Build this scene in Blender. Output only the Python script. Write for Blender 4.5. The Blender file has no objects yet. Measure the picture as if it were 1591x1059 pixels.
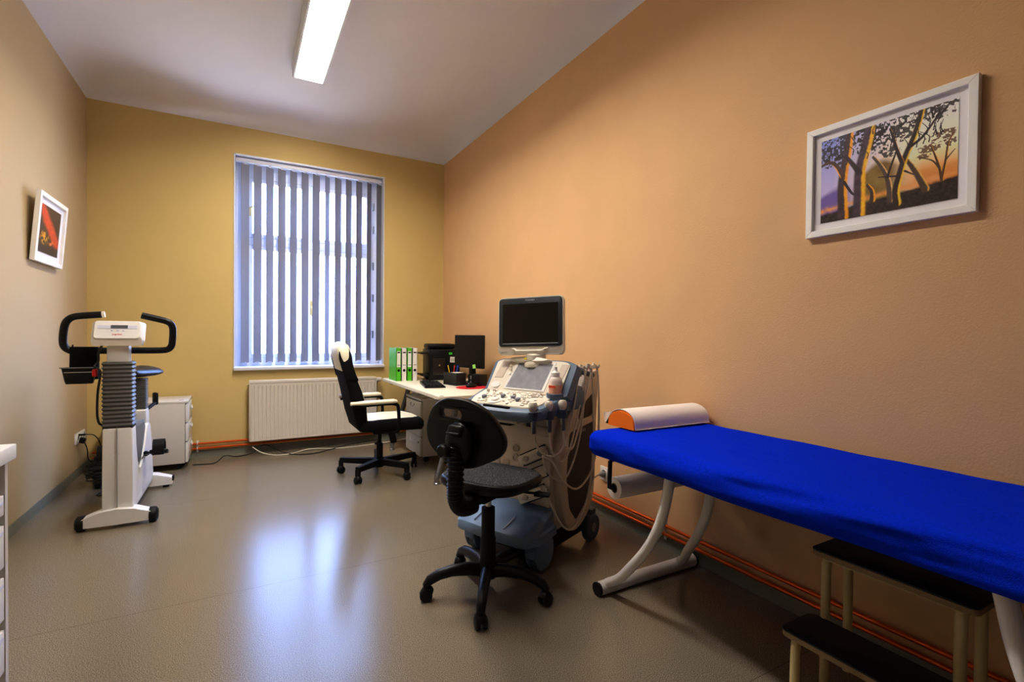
import bpy, bmesh, math, random
import numpy as np
from mathutils import Vector, Matrix, Euler, noise
random.seed(7)
C = bpy.context.scene.collection
PI = math.pi
R = math.radians

# ------------------------------------------------------------------ helpers
def lin(c):
    return tuple(((v/255)/12.92 if v/255 <= .04045 else ((v/255+.055)/1.055)**2.4) for v in c)

def mat(name, col, rough=.5, metal=0., var=0., vscale=8., bump=0., bscale=200., spec=.5, coat=0., sheen=0., trans=0., emit=0., alpha=1.):
    m = bpy.data.materials.new(name); m.use_nodes = True
    nt = m.node_tree; b = nt.nodes['Principled BSDF']
    c = (*lin(col), 1)
    b.inputs['Base Color'].default_value = c
    b.inputs['Roughness'].default_value = rough
    b.inputs['Metallic'].default_value = metal
    b.inputs['Specular IOR Level'].default_value = spec
    b.inputs['Coat Weight'].default_value = coat
    b.inputs['Sheen Weight'].default_value = sheen
    b.inputs['Transmission Weight'].default_value = trans
    if emit:
        b.inputs['Emission Color'].default_value = c
        b.inputs['Emission Strength'].default_value = emit
    tc = nt.nodes.new('ShaderNodeTexCoord')
    if var:
        n = nt.nodes.new('ShaderNodeTexNoise'); n.inputs['Scale'].default_value = vscale; n.inputs['Detail'].default_value = 4
        nt.links.new(tc.outputs['Object'], n.inputs['Vector'])
        mx = nt.nodes.new('ShaderNodeMix'); mx.data_type = 'RGBA'
        mx.inputs['A'].default_value = (*[v*(1-var) for v in c[:3]], 1)
        mx.inputs['B'].default_value = (*[min(1, v*(1+var)) for v in c[:3]], 1)
        nt.links.new(n.outputs['Fac'], mx.inputs['Factor'])
        nt.links.new(mx.outputs['Result'], b.inputs['Base Color'])
    if bump:
        n2 = nt.nodes.new('ShaderNodeTexNoise'); n2.inputs['Scale'].default_value = bscale; n2.inputs['Detail'].default_value = 3
        nt.links.new(tc.outputs['Object'], n2.inputs['Vector'])
        bp = nt.nodes.new('ShaderNodeBump'); bp.inputs['Strength'].default_value = bump; bp.inputs['Distance'].default_value = .002
        nt.links.new(n2.outputs['Fac'], bp.inputs['Height'])
        nt.links.new(bp.outputs['Normal'], b.inputs['Normal'])
    return m

class MB:
    def __init__(s): s.bm = bmesh.new(); s.i = 0
    def _tag(s, fs):
        for f in fs: f.material_index = s.i
        return s
    def box(s, c, d, rot=(0, 0, 0), bev=0, seg=2):
        M = Matrix.Translation(c) @ Euler([R(a) for a in rot]).to_matrix().to_4x4() @ Matrix.Diagonal((*d, 1))
        r = bmesh.ops.create_cube(s.bm, size=1, matrix=M); vs = r['verts']
        es = {e for v in vs for e in v.link_edges}; fs = {f for v in vs for f in v.link_faces}
        s._tag(fs)
        if bev:
            q = bmesh.ops.bevel(s.bm, geom=list(es), offset=bev, segments=seg, profile=.5, affect='EDGES', clamp_overlap=True)
            s._tag(q['faces'])
        return s
    def cyl(s, p0, p1, r0, r1=None, seg=24, cap=True):
        return s.tube([p0, p1], [r0, r0 if r1 is None else r1], seg, cap=cap)
    def loft(s, rings, cap=True, close=True):
        vr = [[s.bm.verts.new(p) for p in ring] for ring in rings]; n = len(vr[0]); fs = []
        for a, b in zip(vr, vr[1:]):
            for k in range(n if close else n-1):
                try: fs.append(s.bm.faces.new((a[k], a[(k+1) % n], b[(k+1) % n], b[k])))
                except ValueError: pass
        if cap:
            fs.append(s.bm.faces.new(vr[0][::-1])); fs.append(s.bm.faces.new(vr[-1]))
        return s._tag(fs)
    def tube(s, pts, r, seg=12, sm=0, cap=True, sq=None):
        P = [Vector(p) for p in pts]
        if sm: P = catmull(P, sm)
        n = len(P)
        rr = r if isinstance(r, (list, tuple)) else [r]*n
        if len(rr) != n:
            rr = [rr[min(len(rr)-1, int(i*(len(rr)-1)/max(1, n-1)+.5))] for i in range(n)]
        T = []
        for i in range(n):
            t = (P[min(i+1, n-1)]-P[max(i-1, 0)])
            T.append(t.normalized() if t.length > 1e-9 else Vector((0, 0, 1)))
        u = T[0].orthogonal().normalized()
        if abs(T[0].z) < .9: u = T[0].cross(Vector((0, 0, 1))).normalized()
        rings = []
        for i in range(n):
            u = (u - T[i]*u.dot(T[i])).normalized(); v = T[i].cross(u)
            a, b = (1, 1) if sq is None else sq
            rings.append([P[i] + u*(rr[i]*a*math.cos(2*PI*k/seg)) + v*(rr[i]*b*math.sin(2*PI*k/seg)) for k in range(seg)])
        return s.loft(rings, cap)
    def lathe(s, prof, seg=32, o=(0, 0, 0), M=None):
        M = M or Matrix.Translation(o)
        rings = [[M @ Vector((max(r, 1e-4)*math.cos(2*PI*k/seg), max(r, 1e-4)*math.sin(2*PI*k/seg), z)) for k in range(seg)] for r, z in prof]
        return s.loft(rings)
    def prism(s, poly, ax, a0, a1, bev=0, seg=2):
        def mk(p, a):
            return Vector((a, p[0], p[1])) if ax == 0 else Vector((p[0], a, p[1])) if ax == 1 else Vector((p[0], p[1], a))
        v0 = [s.bm.verts.new(mk(p, a0)) for p in poly]; v1 = [s.bm.verts.new(mk(p, a1)) for p in poly]
        n = len(poly); fs = [s.bm.faces.new(v0[::-1]), s.bm.faces.new(v1)]
        for k in range(n): fs.append(s.bm.faces.new((v0[k], v0[(k+1) % n], v1[(k+1) % n], v1[k])))
        s._tag(fs)
        if bev:
            es = list({e for f in fs[:2] for e in f.edges})
            q = bmesh.ops.bevel(s.bm, geom=es, offset=bev, segments=seg, profile=.5, affect='EDGES', clamp_overlap=True)
            s._tag(q['faces'])
        return s
    def ball(s, c, r, seg=20, rot=(0, 0, 0)):
        r = (r, r, r) if not isinstance(r, (tuple, list)) else r
        M = Matrix.Translation(c) @ Euler([R(a) for a in rot]).to_matrix().to_4x4() @ Matrix.Diagonal((*r, 1))
        q = bmesh.ops.create_uvsphere(s.bm, u_segments=seg, v_segments=seg//2, radius=1, matrix=M)
        return s._tag({f for v in q['verts'] for f in v.link_faces})
    def quad(s, *p):
        return s._tag([s.bm.faces.new([s.bm.verts.new(q) for q in p])])
    def xf(s, M):
        bmesh.ops.transform(s.bm, matrix=M, verts=s.bm.verts); return s
    def warp(s, f):
        for v in s.bm.verts: v.co = f(v.co)
        return s
    def build(s, name, mats, parent=None, ang=40, sub=0):
        bmesh.ops.recalc_face_normals(s.bm, faces=s.bm.faces)
        me = bpy.data.meshes.new(name); s.bm.to_mesh(me); s.bm.free()
        for m in (mats if isinstance(mats, (list, tuple)) else [mats]): me.materials.append(m)
        me.polygons.foreach_set('use_smooth', [True]*len(me.polygons))
        if ang < 180: me.set_sharp_from_angle(angle=R(ang))
        o = bpy.data.objects.new(name, me); C.objects.link(o)
        if parent: o.parent = parent
        if sub:
            md = o.modifiers.new('s', 'SUBSURF'); md.levels = sub; md.render_levels = sub
        return o

def catmull(P, n):
    out = []
    for i in range(len(P)-1):
        p0 = P[i-1] if i else P[0]*2-P[1]; p1, p2 = P[i], P[i+1]
        p3 = P[i+2] if i+2 < len(P) else P[-1]*2-P[-2]
        for k in range(n):
            t = k/n
            out.append(.5*((2*p1)+(p2-p0)*t+(2*p0-5*p1+4*p2-p3)*t*t+(3*p1-p0-3*p2+p3)*t**3))
    out.append(P[-1]); return out

def rr(w, h, r, n=6, c=(0, 0)):
    out = []
    for cx, cy, a in ((w/2-r, h/2-r, 0), (-w/2+r, h/2-r, 90), (-w/2+r, -h/2+r, 180), (w/2-r, -h/2+r, 270)):
        for k in range(n+1):
            t = R(a+90*k/n); out.append((c[0]+cx+r*math.cos(t), c[1]+cy+r*math.sin(t)))
    return out

def fillet(poly, r, n=5):
    out = []; N = len(poly)
    rs = r if isinstance(r, (list, tuple)) else [r]*N
    for i in range(N):
        p = Vector(poly[i]); a = Vector(poly[i-1])-p; b = Vector(poly[(i+1) % N])-p
        d = min(rs[i], a.length*.49, b.length*.49)
        if d < 1e-5: out.append(tuple(p)); continue
        A = p+a.normalized()*d; B = p+b.normalized()*d
        for k in range(n+1):
            t = k/n; out.append(tuple(A*(1-t)**2+p*2*t*(1-t)+B*t*t))
    return out

def smooth_poly(pts, n=6):
    P = [Vector(p).to_3d() for p in pts]; P = [P[-1]]+P+[P[0], P[1]]
    Q = catmull(P, n)[n:-n-1]
    return [(q.x, q.y) for q in Q]

def plate(outlines, thick, bev):      # flat plate with holes, in the XY plane, z = +-thick/2
    cu = bpy.data.curves.new('tmp', 'CURVE'); cu.dimensions = '2D'; cu.fill_mode = 'BOTH'
    for ol in outlines:
        sp = cu.splines.new('POLY'); sp.points.add(len(ol)-1); sp.use_cyclic_u = True
        for p, q in zip(sp.points, ol): p.co = (q[0], q[1], 0, 1)
    cu.extrude = thick/2-bev; cu.bevel_depth = bev; cu.bevel_resolution = 2; cu.offset = -bev
    o = bpy.data.objects.new('tmp', cu); C.objects.link(o)
    me = bpy.data.meshes.new_from_object(o.evaluated_get(bpy.context.evaluated_depsgraph_get()))
    b = MB(); b.bm.from_mesh(me)
    bmesh.ops.remove_doubles(b.bm, verts=b.bm.verts, dist=1e-5)
    bpy.data.objects.remove(o); bpy.data.curves.remove(cu); bpy.data.meshes.remove(me)
    return b

def text(body, size, name, m, parent, loc, rot, ext=.0004, align='CENTER'):
    cu = bpy.data.curves.new('txt', 'FONT'); cu.body = body; cu.size = size; cu.extrude = ext; cu.align_x = align; cu.align_y = 'CENTER'
    o = bpy.data.objects.new('txt', cu); C.objects.link(o)
    me = bpy.data.meshes.new_from_object(o.evaluated_get(bpy.context.evaluated_depsgraph_get()))
    bpy.data.objects.remove(o); bpy.data.curves.remove(cu)
    me.materials.clear(); me.materials.append(m)
    o = bpy.data.objects.new(name, me); C.objects.link(o); o.parent = parent
    o.location = loc; o.rotation_euler = [R(a) for a in rot]
    return o

def tag(o, label, cat, group=None):
    o['label'] = label; o['category'] = cat
    if group: o['group'] = group
    return o
def thing(name, label, cat, loc=(0, 0, 0), rz=0, group=None):
    o = bpy.data.objects.new(name, None); o.empty_display_size = .1; C.objects.link(o)
    o.location = loc; o.rotation_euler = (0, 0, R(rz))
    return tag(o, label, cat, group)
def struct(o):
    o['kind'] = 'structure'; return o
def lab(o, l): o['label'] = l; return o

# ------------------------------------------------------------------ materials
M = {}
M['ceil'] = mat('ceiling_paint', (234, 233, 236), .9, var=.03, vscale=2, bump=.15, bscale=60)
M['yellow'] = mat('yellow_wall_paint', (215, 191, 129), .8, var=.04, vscale=3, bump=.3, bscale=160)
M['cream'] = mat('left_wall_paint', (197, 177, 141), .8, var=.03, vscale=3, bump=.3, bscale=160)
M['peach'] = mat('peach_wall_paint', (223, 183, 135), .75, var=.05, vscale=4, bump=.45, bscale=140)
M['frontwall'] = mat('front_wall_bounce_absorber', (84, 66, 48), .85, var=.03, vscale=3)  # unseen wall, kept dark brown to soak up bounced light
M['white'] = mat('white_lacquer', (228, 226, 222), .35)
M['framewhite'] = mat('picture_frame_white', (250, 247, 240), .45)
M['winwhite'] = mat('window_white', (226, 228, 236), .4)
M['offwhite'] = mat('off_white_metal', (214, 208, 200), .4)
M['radiator'] = mat('radiator_enamel', (222, 214, 202), .35)
M['creamplastic'] = mat('cream_plastic', (220, 212, 196), .42)
M['taupe'] = mat('taupe_plastic', (198, 184, 168), .5)
M['taupefront'] = mat('beige_front_plastic', (210, 197, 181), .5)
M['darkbrown'] = mat('dark_grille', (62, 50, 44), .7, bump=.3, bscale=300)
M['usblue'] = mat('blue_grey_plastic', (98, 114, 134), .42)
M['usblued'] = mat('dark_blue_grey_plastic', (58, 70, 88), .45)
M['usblued2'] = mat('foot_cover_blue', (104, 128, 156), .4)
M['black'] = mat('black_plastic', (11, 11, 12), .42, spec=.35)
M['blackmat'] = mat('matt_black', (9, 9, 10), .6, spec=.3)
M['blackfab'] = mat('black_fabric', (17, 16, 19), .9, bump=.5, bscale=700, spec=.2)
M['rubber'] = mat('black_rubber', (9, 9, 9), .5, spec=.35)
M['leatherette'] = mat('cream_leatherette', (236, 230, 205), .45, bump=.1, bscale=250)
m = mat('speckled_seat', (20, 20, 21), .7, bump=.3, bscale=300, spec=.25); M['speckle'] = m
_n = m.node_tree.nodes.new('ShaderNodeTexNoise'); _n.inputs['Scale'].default_value = 210; _n.inputs['Detail'].default_value = 2
_r = m.node_tree.nodes.new('ShaderNodeValToRGB'); _r.color_ramp.elements[0].position = .5; _r.color_ramp.elements[0].color = (*lin((17, 17, 18)), 1)
_r.color_ramp.elements[1].position = .68; _r.color_ramp.elements[1].color = (*lin((112, 110, 106)), 1)
m.node_tree.links.new(m.node_tree.nodes['Texture Coordinate'].outputs['Object'], _n.inputs['Vector']); m.node_tree.links.new(_n.outputs['Fac'], _r.inputs['Fac']); m.node_tree.links.new(_r.outputs['Color'], m.node_tree.nodes['Principled BSDF'].inputs['Base Color'])
M['chrome'] = mat('chrome', (200, 200, 200), .15, metal=1)
M['alu'] = mat('satin_aluminium', (150, 152, 156), .35, metal=1)
M['greymet'] = mat('grey_metal', (112, 112, 116), .4)
M['bedwhite'] = mat('white_tube', (226, 222, 216), .32)
M['blue'] = mat('royal_blue_terry', (12, 52, 208), .95, bump=.8, bscale=330, spec=.02, var=.25, vscale=120)
M['mattress'] = mat('mattress_vinyl', (60, 60, 70), .6)
M['orange'] = mat('orange_pillow', (250, 130, 10), .8, bump=.2, bscale=400)
M['paper'] = mat('white_paper', (244, 234, 226), .85, bump=.1, bscale=200)
M['stepcream'] = mat('cream_tube', (206, 190, 140), .45, var=.08, vscale=20)
M['treadtop'] = mat('black_rubber_tread', (26, 24, 26), .5, bump=.2, bscale=300)
M['treadedge'] = mat('worn_tread_edge', (150, 128, 92), .6, var=.2, vscale=30)
M['copper'] = mat('copper_pipe', (226, 106, 44), .3, metal=.75, var=.1, vscale=12)
M['grey'] = mat('grey_plastic', (130, 132, 132), .5)
M['bellow'] = mat('grey_bellows', (88, 86, 82), .45)
M['base'] = mat('skirting_vinyl', (124, 124, 111), .5)
M['screen'] = mat('dark_screen', (9, 9, 11), .12)
M['pcscreen'] = mat('pc_screen', (12, 14, 22), .18)
M['bezel'] = mat('slate_bezel', (44, 50, 56), .4)
M['lcd'] = mat('lcd_grey', (92, 96, 104), .25)
M['touch'] = mat('touch_screen_film', (150, 150, 156), .22, var=.25, vscale=30, bump=.9, bscale=35)
M['greenb'] = mat('green_card', (92, 196, 40), .4)
M['greentag'] = mat('green_sticker', (70, 200, 60), .6)
M['whitecard'] = mat('white_card', (236, 234, 228), .6)
M['red'] = mat('red_fabric', (196, 20, 40), .8)
M['redtxt'] = mat('red_print', (200, 60, 60), .6)
M['redglow'] = mat('red_plastic', (205, 30, 18), .4)
M['silver'] = mat('silver_print', (190, 195, 200), .4)
M['yellowst'] = mat('yellow_sticker', (226, 214, 40), .6)
M['gel'] = mat('clear_bottle', (226, 214, 204), .3)
M['gellabel'] = mat('pale_orange_label', (238, 178, 150), .5)
M['knobgrey'] = mat('grey_knob', (120, 122, 134), .45)
M['keywhite'] = mat('pale_key', (232, 226, 214), .5)
M['cable'] = mat('beige_cable', (216, 206, 190), .5)
M['whitecable'] = mat('white_cable', (214, 206, 190), .5)
M['blackcable'] = mat('black_cable', (20, 18, 18), .5)
M['yel'] = mat('yellow_pen', (236, 200, 40), .4); M['bluep'] = mat('blue_pen', (40, 80, 200), .4); M['redp'] = mat('red_pen', (210, 50, 40), .4)
M['brass'] = mat('aged_brass', (196, 178, 120), .4, metal=.3)
M['tile'] = mat('light_counter_laminate', (226, 226, 222), .4)
M['lipblue'] = mat('pale_handle', (206, 208, 224), .35)
M['plum'] = mat('shadow_gap', (70, 62, 62), .6)
M['desktop'] = mat('white_desk_laminate', (232, 224, 206), .35)

def add_mix(name, shader, col, fac, **k):
    m = mat(name, col, **k); nt = m.node_tree
    out = nt.nodes['Material Output']; b = nt.nodes['Principled BSDF']
    t = nt.nodes.new(shader); t.inputs['Color'].default_value = (*lin(col), 1)
    mx = nt.nodes.new('ShaderNodeMixShader'); mx.inputs[0].default_value = fac
    nt.links.new(b.outputs[0], mx.inputs[1]); nt.links.new(t.outputs[0], mx.inputs[2]); nt.links.new(mx.outputs[0], out.inputs[0])
    return m
M['vane'] = add_mix('blind_fabric', 'ShaderNodeBsdfTranslucent', (140, 140, 150), .10, rough=.8, spec=.1)
m = add_mix('window_glass', 'ShaderNodeBsdfTransparent', (250, 252, 255), .92, rough=.02); M['glass'] = m

m = bpy.data.materials.new('lamp_diffuser'); m.use_nodes = True; nt = m.node_tree
nt.nodes.remove(nt.nodes['Principled BSDF']); e = nt.nodes.new('ShaderNodeEmission')
e.inputs[0].default_value = (1, .95, .89, 1); e.inputs[1].default_value = 74
nt.links.new(e.outputs[0], nt.nodes['Material Output'].inputs[0]); M['lamp'] = m

# vinyl floor: speckle, gentle clouding, welded seams across the room
m = mat('vinyl_floor', (150, 136, 118), .3, spec=.8); nt = m.node_tree; b = nt.nodes['Principled BSDF']
L = nt.links.new; N = nt.nodes.new
tc = N('ShaderNodeTexCoord')
n1 = N('ShaderNodeTexNoise'); n1.inputs['Scale'].default_value = 330; n1.inputs['Detail'].default_value = 2
n2 = N('ShaderNodeTexNoise'); n2.inputs['Scale'].default_value = 1.6; n2.inputs['Detail'].default_value = 5
L(tc.outputs['Object'], n1.inputs['Vector']); L(tc.outputs['Object'], n2.inputs['Vector'])
cr = N('ShaderNodeValToRGB')
for p, c in zip((.37, .5, .64), ((90, 81, 66), (124, 114, 97), (164, 153, 134))):
    el = cr.color_ramp.elements.new(p); el.color = (*lin(c), 1)
cr.color_ramp.elements.remove(cr.color_ramp.elements[0]); cr.color_ramp.elements.remove(cr.color_ramp.elements[-1])
L(n1.outputs['Fac'], cr.inputs['Fac'])
sx = N('ShaderNodeSeparateXYZ'); L(tc.outputs['Object'], sx.inputs[0])
last = None
for y0 in (2.486, 1.03, 3.95):
    a = N('ShaderNodeMath'); a.operation = 'SUBTRACT'; L(sx.outputs['Y'], a.inputs[0]); a.inputs[1].default_value = y0
    c = N('ShaderNodeMath'); c.operation = 'ABSOLUTE'; L(a.outputs[0], c.inputs[0])
    d = N('ShaderNodeMath'); d.operation = 'LESS_THAN'; L(c.outputs[0], d.inputs[0]); d.inputs[1].default_value = .0016
    if last:
        x = N('ShaderNodeMath'); x.operation = 'MAXIMUM'; L(last.outputs[0], x.inputs[0]); L(d.outputs[0], x.inputs[1]); last = x
    else: last = d
mx = N('ShaderNodeMix'); mx.data_type = 'RGBA'; mx.inputs['B'].default_value = (*lin((84, 72, 58)), 1)
L(cr.outputs['Color'], mx.inputs['A']); sc = N('ShaderNodeMath'); sc.operation = 'MULTIPLY'; sc.inputs[1].default_value = .7
L(last.outputs[0], sc.inputs[0]); L(sc.outputs[0], mx.inputs['Factor']); L(mx.outputs['Result'], b.inputs['Base Color'])
mr = N('ShaderNodeMapRange'); mr.inputs['To Min'].default_value = .19; mr.inputs['To Max'].default_value = .25
L(n2.outputs['Fac'], mr.inputs['Value']); L(mr.outputs[0], b.inputs['Roughness'])
bp = N('ShaderNodeBump'); bp.inputs['Strength'].default_value = .06; bp.inputs['Distance'].default_value = .001
L(n1.outputs['Fac'], bp.inputs['Height']); L(bp.outputs['Normal'], b.inputs['Normal'])
M['floor'] = m

# ------------------------------------------------------------------ room
XL, XR, YF, YB, ZC, RC = -1.13, 2.045, -1.4, 5.33, 3.10, .19
WX0, WX1, WZ0, WZ1 = -.06, 1.362, .795, 2.845
struct(MB().box(((XL+XR)/2, (YF+YB)/2, -.05), (XR-XL+.4, YB-YF+.4, .1)).build('floor', M['floor']))
b = MB(); T = .1
struct(MB().box((XL-T/2, (YF+YB)/2, 1.6), (T, YB-YF+.2, 3.4)).build('wall_left', M['cream']))
struct(MB().box((XR+T/2, (YF+YB)/2, 1.6), (T, YB-YF+.2, 3.4)).build('wall_right', M['peach']))
struct(MB().box(((XL+XR)/2, YF-T/2, 1.6), (XR-XL, T, 3.4)).build('wall_front', M['frontwall']))
D = .36
b = MB()
for x0, x1, z0, z1 in ((XL, WX0, 0, 3.3), (WX1, XR, 0, 3.3), (WX0, WX1, 0, WZ0), (WX0, WX1, WZ1, 3.3)):
    b.box(((x0+x1)/2, YB+D/2, (z0+z1)/2), (x1-x0, D, z1-z0))
struct(b.build('wall_back', M['yellow']))
rings = []
for k in range(13):
    t = PI/2*k/12; i = .34*(1-math.cos(t)); z = ZC+RC*math.sin(t)
    rings.append([(XL+i, YF+i, z), (XR-i, YF+i, z), (XR-i, YB-i, z), (XL+i, YB-i, z)])
rings.append([(XL+.4, YF+.4, z), (XR-.4, YF+.4, z), (XR-.4, YB-.4, z), (XL+.4, YB-.4, z)])
b = MB(); b.loft(rings, cap=False)
v = [b.bm.verts.new(p) for p in rings[-1]]; b.bm.faces.new(v)
o = b.build('ceiling', M['ceil'], ang=180); struct(o)
# skirting (cove-formed vinyl, straight profile with a rounded top)
def skirt(name, p0, p1, nx, ny):
    prof = [(0, 0), (.011, 0), (.009, .012), (.007, .055), (.004, .062), (0, .062)]
    rings = [[Vector((p[0]+nx*d, p[1]+ny*d, z)) for d, z in prof] for p in (p0, p1)]
    struct(MB().loft(rings).build(name, M['base'], ang=60))
skirt('baseboard_left', (XL, YF), (XL, YB), 1, 0)
skirt('baseboard_right', (XR, YF), (XR, YB), -1, 0)
skirt('baseboard_back', (XL, YB), (XR, YB), 0, -1)

# ------------------------------------------------------------------ window
w = bpy.data.objects.new('window_1', None); C.objects.link(w); w.location = ((WX0+WX1)/2, YB, WZ0); struct(w)
hw = (WX1-WX0)/2; H = WZ1-WZ0
b = MB()   # lining of the reveal and its flat white casing edge
t = .012
b.box((-hw+t/2+.001, D/2-.005, H/2), (t, D+.01, H)); b.box((hw-t/2-.001, D/2-.005, H/2), (t, D+.01, H)); b.box((0, D/2-.005, H-t/2-.001), (2*hw, D+.01, t))
b.build('reveal_lining', M['winwhite'], w)
b = MB(); b.box((0, .15, .012), (2*hw-.004, .40, .03), bev=.006); b.build('sill', M['winwhite'], w)
Yg = .19
b = MB(); fw = .105
b.box((-hw+.012+fw/2, Yg, H/2), (fw, .07, H-.03), bev=.006); b.box((hw-.012-fw/2, Yg, H/2), (fw, .07, H-.03), bev=.006)
iw = 2*(hw-.012-fw)-.001
b.box((0, Yg, H-.09), (iw, .066, .15), bev=.006); b.box((0, Yg, .06), (iw, .066, .09), bev=.006)
b.box((0, Yg, 1.26), (iw, .075, .075), bev=.008)
b.build('frame', M['winwhite'], w)
gw = hw-.012-fw
for (z0, z1) in ((.105, 1.222), (1.298, H-.165)):
    for s in (-1, 1):
        x0, x1 = (-gw, -.002) if s < 0 else (.002, gw)
        b = MB(); f = .042
        b.box((x0+f/2, Yg-.006, (z0+z1)/2), (f, .055, z1-z0), bev=.006); b.box((x1-f/2, Yg-.006, (z0+z1)/2), (f, .055, z1-z0), bev=.006)
        b.box(((x0+x1)/2, Yg-.006, z0+f/2), (x1-x0-2*f+.006, .05, f-.001), bev=.004); b.box(((x0+x1)/2, Yg-.006, z1-f/2), (x1-x0-2*f+.006, .05, f-.001), bev=.004)
        sash = b.build('sash', M['winwhite'], w)
        MB().box(((x0+x1)/2, Yg, (z0+z1)/2), (x1-x0-2*f+.01, .006, z1-z0-2*f+.01)).build('pane', M['glass'], sash)
for z in (.35, .75, 1.1, 1.5, 1.75):
    MB().cyl((gw+.03, Yg-.045, z-.04), (gw+.03, Yg-.045, z+.04), .011, seg=12).build('hinge', M['alu'], w)
b = MB(); b.box((0, Yg-.04, .62), (.034, .012, .15), bev=.004); b.cyl((0, Yg-.045, .62), (0, Yg-.075, .62), .009); b.box((0, Yg-.08, .585), (.016, .014, .11), bev=.005)
b.build('handle', M['brass'], w)
b = MB(); b.box((-gw+.02, Yg-.04, 1.55), (.03, .012, .09), bev=.004); b.cyl((-gw+.02, Yg-.045, 1.58), (-gw+.05, Yg-.06, 1.60), .006); b.build('handle', M['brass'], w)

# vertical blind
bl = thing('vertical_blind', 'grey vertical slat blind hanging half open in the window recess', 'blind', ((WX0+WX1)/2, YB+.055, WZ0+.03))
HB = H-.05
b = MB(); b.box((0, 0, HB-.02), (2*hw-.03, .045, .035), bev=.004); b.build('headrail', M['winwhite'], bl)
NV = 13
for k in range(NV):
    x = -hw+.096+k*(2*hw-.139)/(NV-1)
    a = R(40+random.uniform(-4, 4)+(13 if k in (7, 11) else 0))
    cs = [Vector((math.cos(a)*q, math.sin(a)*q, 0))+Vector((-math.sin(a), math.cos(a), 0))*(.004*(1-(q/.045)**2)) for q in [(-1+2*j/8)*.045 for j in range(9)]]
    th = Vector((-math.sin(a), math.cos(a), 0))*.0008
    ring = [c+th for c in cs]+[c-th for c in cs[::-1]]
    rings = [[p+Vector((x, 0, z)) for p in ring] for z in (.035, HB-.05)]
    v = MB().loft(rings).build('slat', M['vane'], bl, ang=60)
    b = MB(); b.box((x, 0, HB-.043), (.02, .004, .02)); b.build('slat_clip', M['winwhite'], v)
pts = []
for k in range(NV):
    x = -hw+.096+k*(2*hw-.139)/(NV-1); pts.append((x, -.03, .045))
    if k < NV-1: pts.append((x+(2*hw-.139)/(NV-1)/2, -.034, .022))
MB().tube(pts, .0018, 6, sm=3).build('bottom_chain', M['winwhite'], bl)
MB().tube([(-hw+.03, -.02, HB-.03), (-hw+.03, -.025, 1.0), (-hw+.032, -.025, .25)], .002, 6).build('pull_cord', M['winwhite'], bl)

# ------------------------------------------------------------------ ceiling light
for ly, ll_ in ((3.70, 'white fluorescent ceiling light nearer the window, switched on'), (2.22, 'unseen white fluorescent ceiling light added farther from the window, in line with the first')):  # second lamp is out of view, added for the right wall's brightness
    cl = thing('ceiling_light', ll_, 'ceiling light', (.478, ly, 3.195), 0, 'ceiling lights')
    LW, LL, LH = .232, 1.19, .094
    b = MB()
    b.prism([(-LW/2-.012, LH), (-LW/2, 0), (-LW/2+.012, 0), (-LW/2+.012, .02), (-LW/2, LH-.004)], 1, -LL/2, LL/2)
    b.prism([(LW/2+.012, LH), (LW/2, 0), (LW/2-.012, 0), (LW/2-.012, .02), (LW/2, LH-.004)], 1, -LL/2, LL/2)
    for s in (-1, 1): b.box((0, s*(LL/2-.004), LH/2), (LW+.01, .008, LH))
    b.box((0, 0, LH-.005), (LW+.02, LL, .01))
    b.build('housing', M['white'], cl)
    for s in (-1, 1):
        MB().box((s*(LW/2-.0135), 0, .041), (.002, LL-.02, .04)).build('reflector_side', M['greymet'], cl)
    b = MB(); b.box((0, 0, .0635), (LW-.026, LL-.02, .006)); b.build('diffuser', M['lamp'], cl)
    for s in (-.07, .07): MB().box((s*.6, LL/2-.05, .0585), (.02, .004, .003)).build('diffuser_clip', M['grey'], cl)



# ------------------------------------------------------------------ radiator
rd = thing('radiator', 'white ribbed panel radiator below the window', 'radiator', (.664, 5.25, .122))
RW, RH = 1.184, .575
NR = 34; prof = []
for k in range(NR):
    x = -RW/2+.012+(RW-.024)*k/NR; p = (RW-.024)/NR
    prof += [(x, 0), (x+p*.55, 0), (x+p*.68, .010), (x+p*.87, .010)]
prof.append((RW/2-.012, 0))
def rib(face, z0, z1):
    b = MB()
    def row(z, d): return [Vector((x, face+min(y, d), z)) for x, y in prof]
    rows = [row(z0, 0), row(z0+.02, 0), row(z0+.045, .01), row(z1-.045, .01), row(z1-.02, 0), row(z1, 0)]
    return b.loft(rows, cap=False, close=False)
b = rib(-.052, 0.004, RH-.03); b.build('front_panel', M['radiator'], rd, ang=25)
b = MB(); b.box((0, .045, RH/2), (RW-.03, .012, RH-.05)); b.build('back_panel', M['radiator'], rd)
for s in (-1, 1): MB().box((s*(RW/2-.004), 0, RH/2), (.012, .108, RH-.01), bev=.004).build('side_cover', M['radiator'], rd)
b = MB(); b.box((0, -.048, RH-.012), (RW, .016, .03), bev=.005); b.box((0, .046, RH-.012), (RW, .012, .026), bev=.004)
for k in range(40): b.box((-RW/2+.03+k*(RW-.06)/39, 0, RH-.008), (.010, .09, .008))
b.build('top_grille', M['radiator'], rd)
b = MB(); b.cyl((RW/2, 0, RH-.035), (RW/2+.02, 0, RH-.035), .011); b.lathe([(.0, 0), (.021, 0), (.023, .008), (.023, .038), (.018, .05), (0, .052)], 16, M=Matrix.Translation((RW/2+.012, -.0, RH-.03)) @ Matrix.Rotation(R(90), 4, 'Y'))
b.build('thermostat_knob', M['radiator'], rd)
b = MB(); b.tube([(RW/2+.016, .0, RH-.045), (RW/2+.016, .012, RH-.12), (RW/2+.016, .02, .1), (RW/2+.016, .02, -.015)], .008, 10, sm=4); b.build('feed_pipe', mat('old_brown_pipe', (110, 84, 58), .5, metal=.3), rd)
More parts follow.
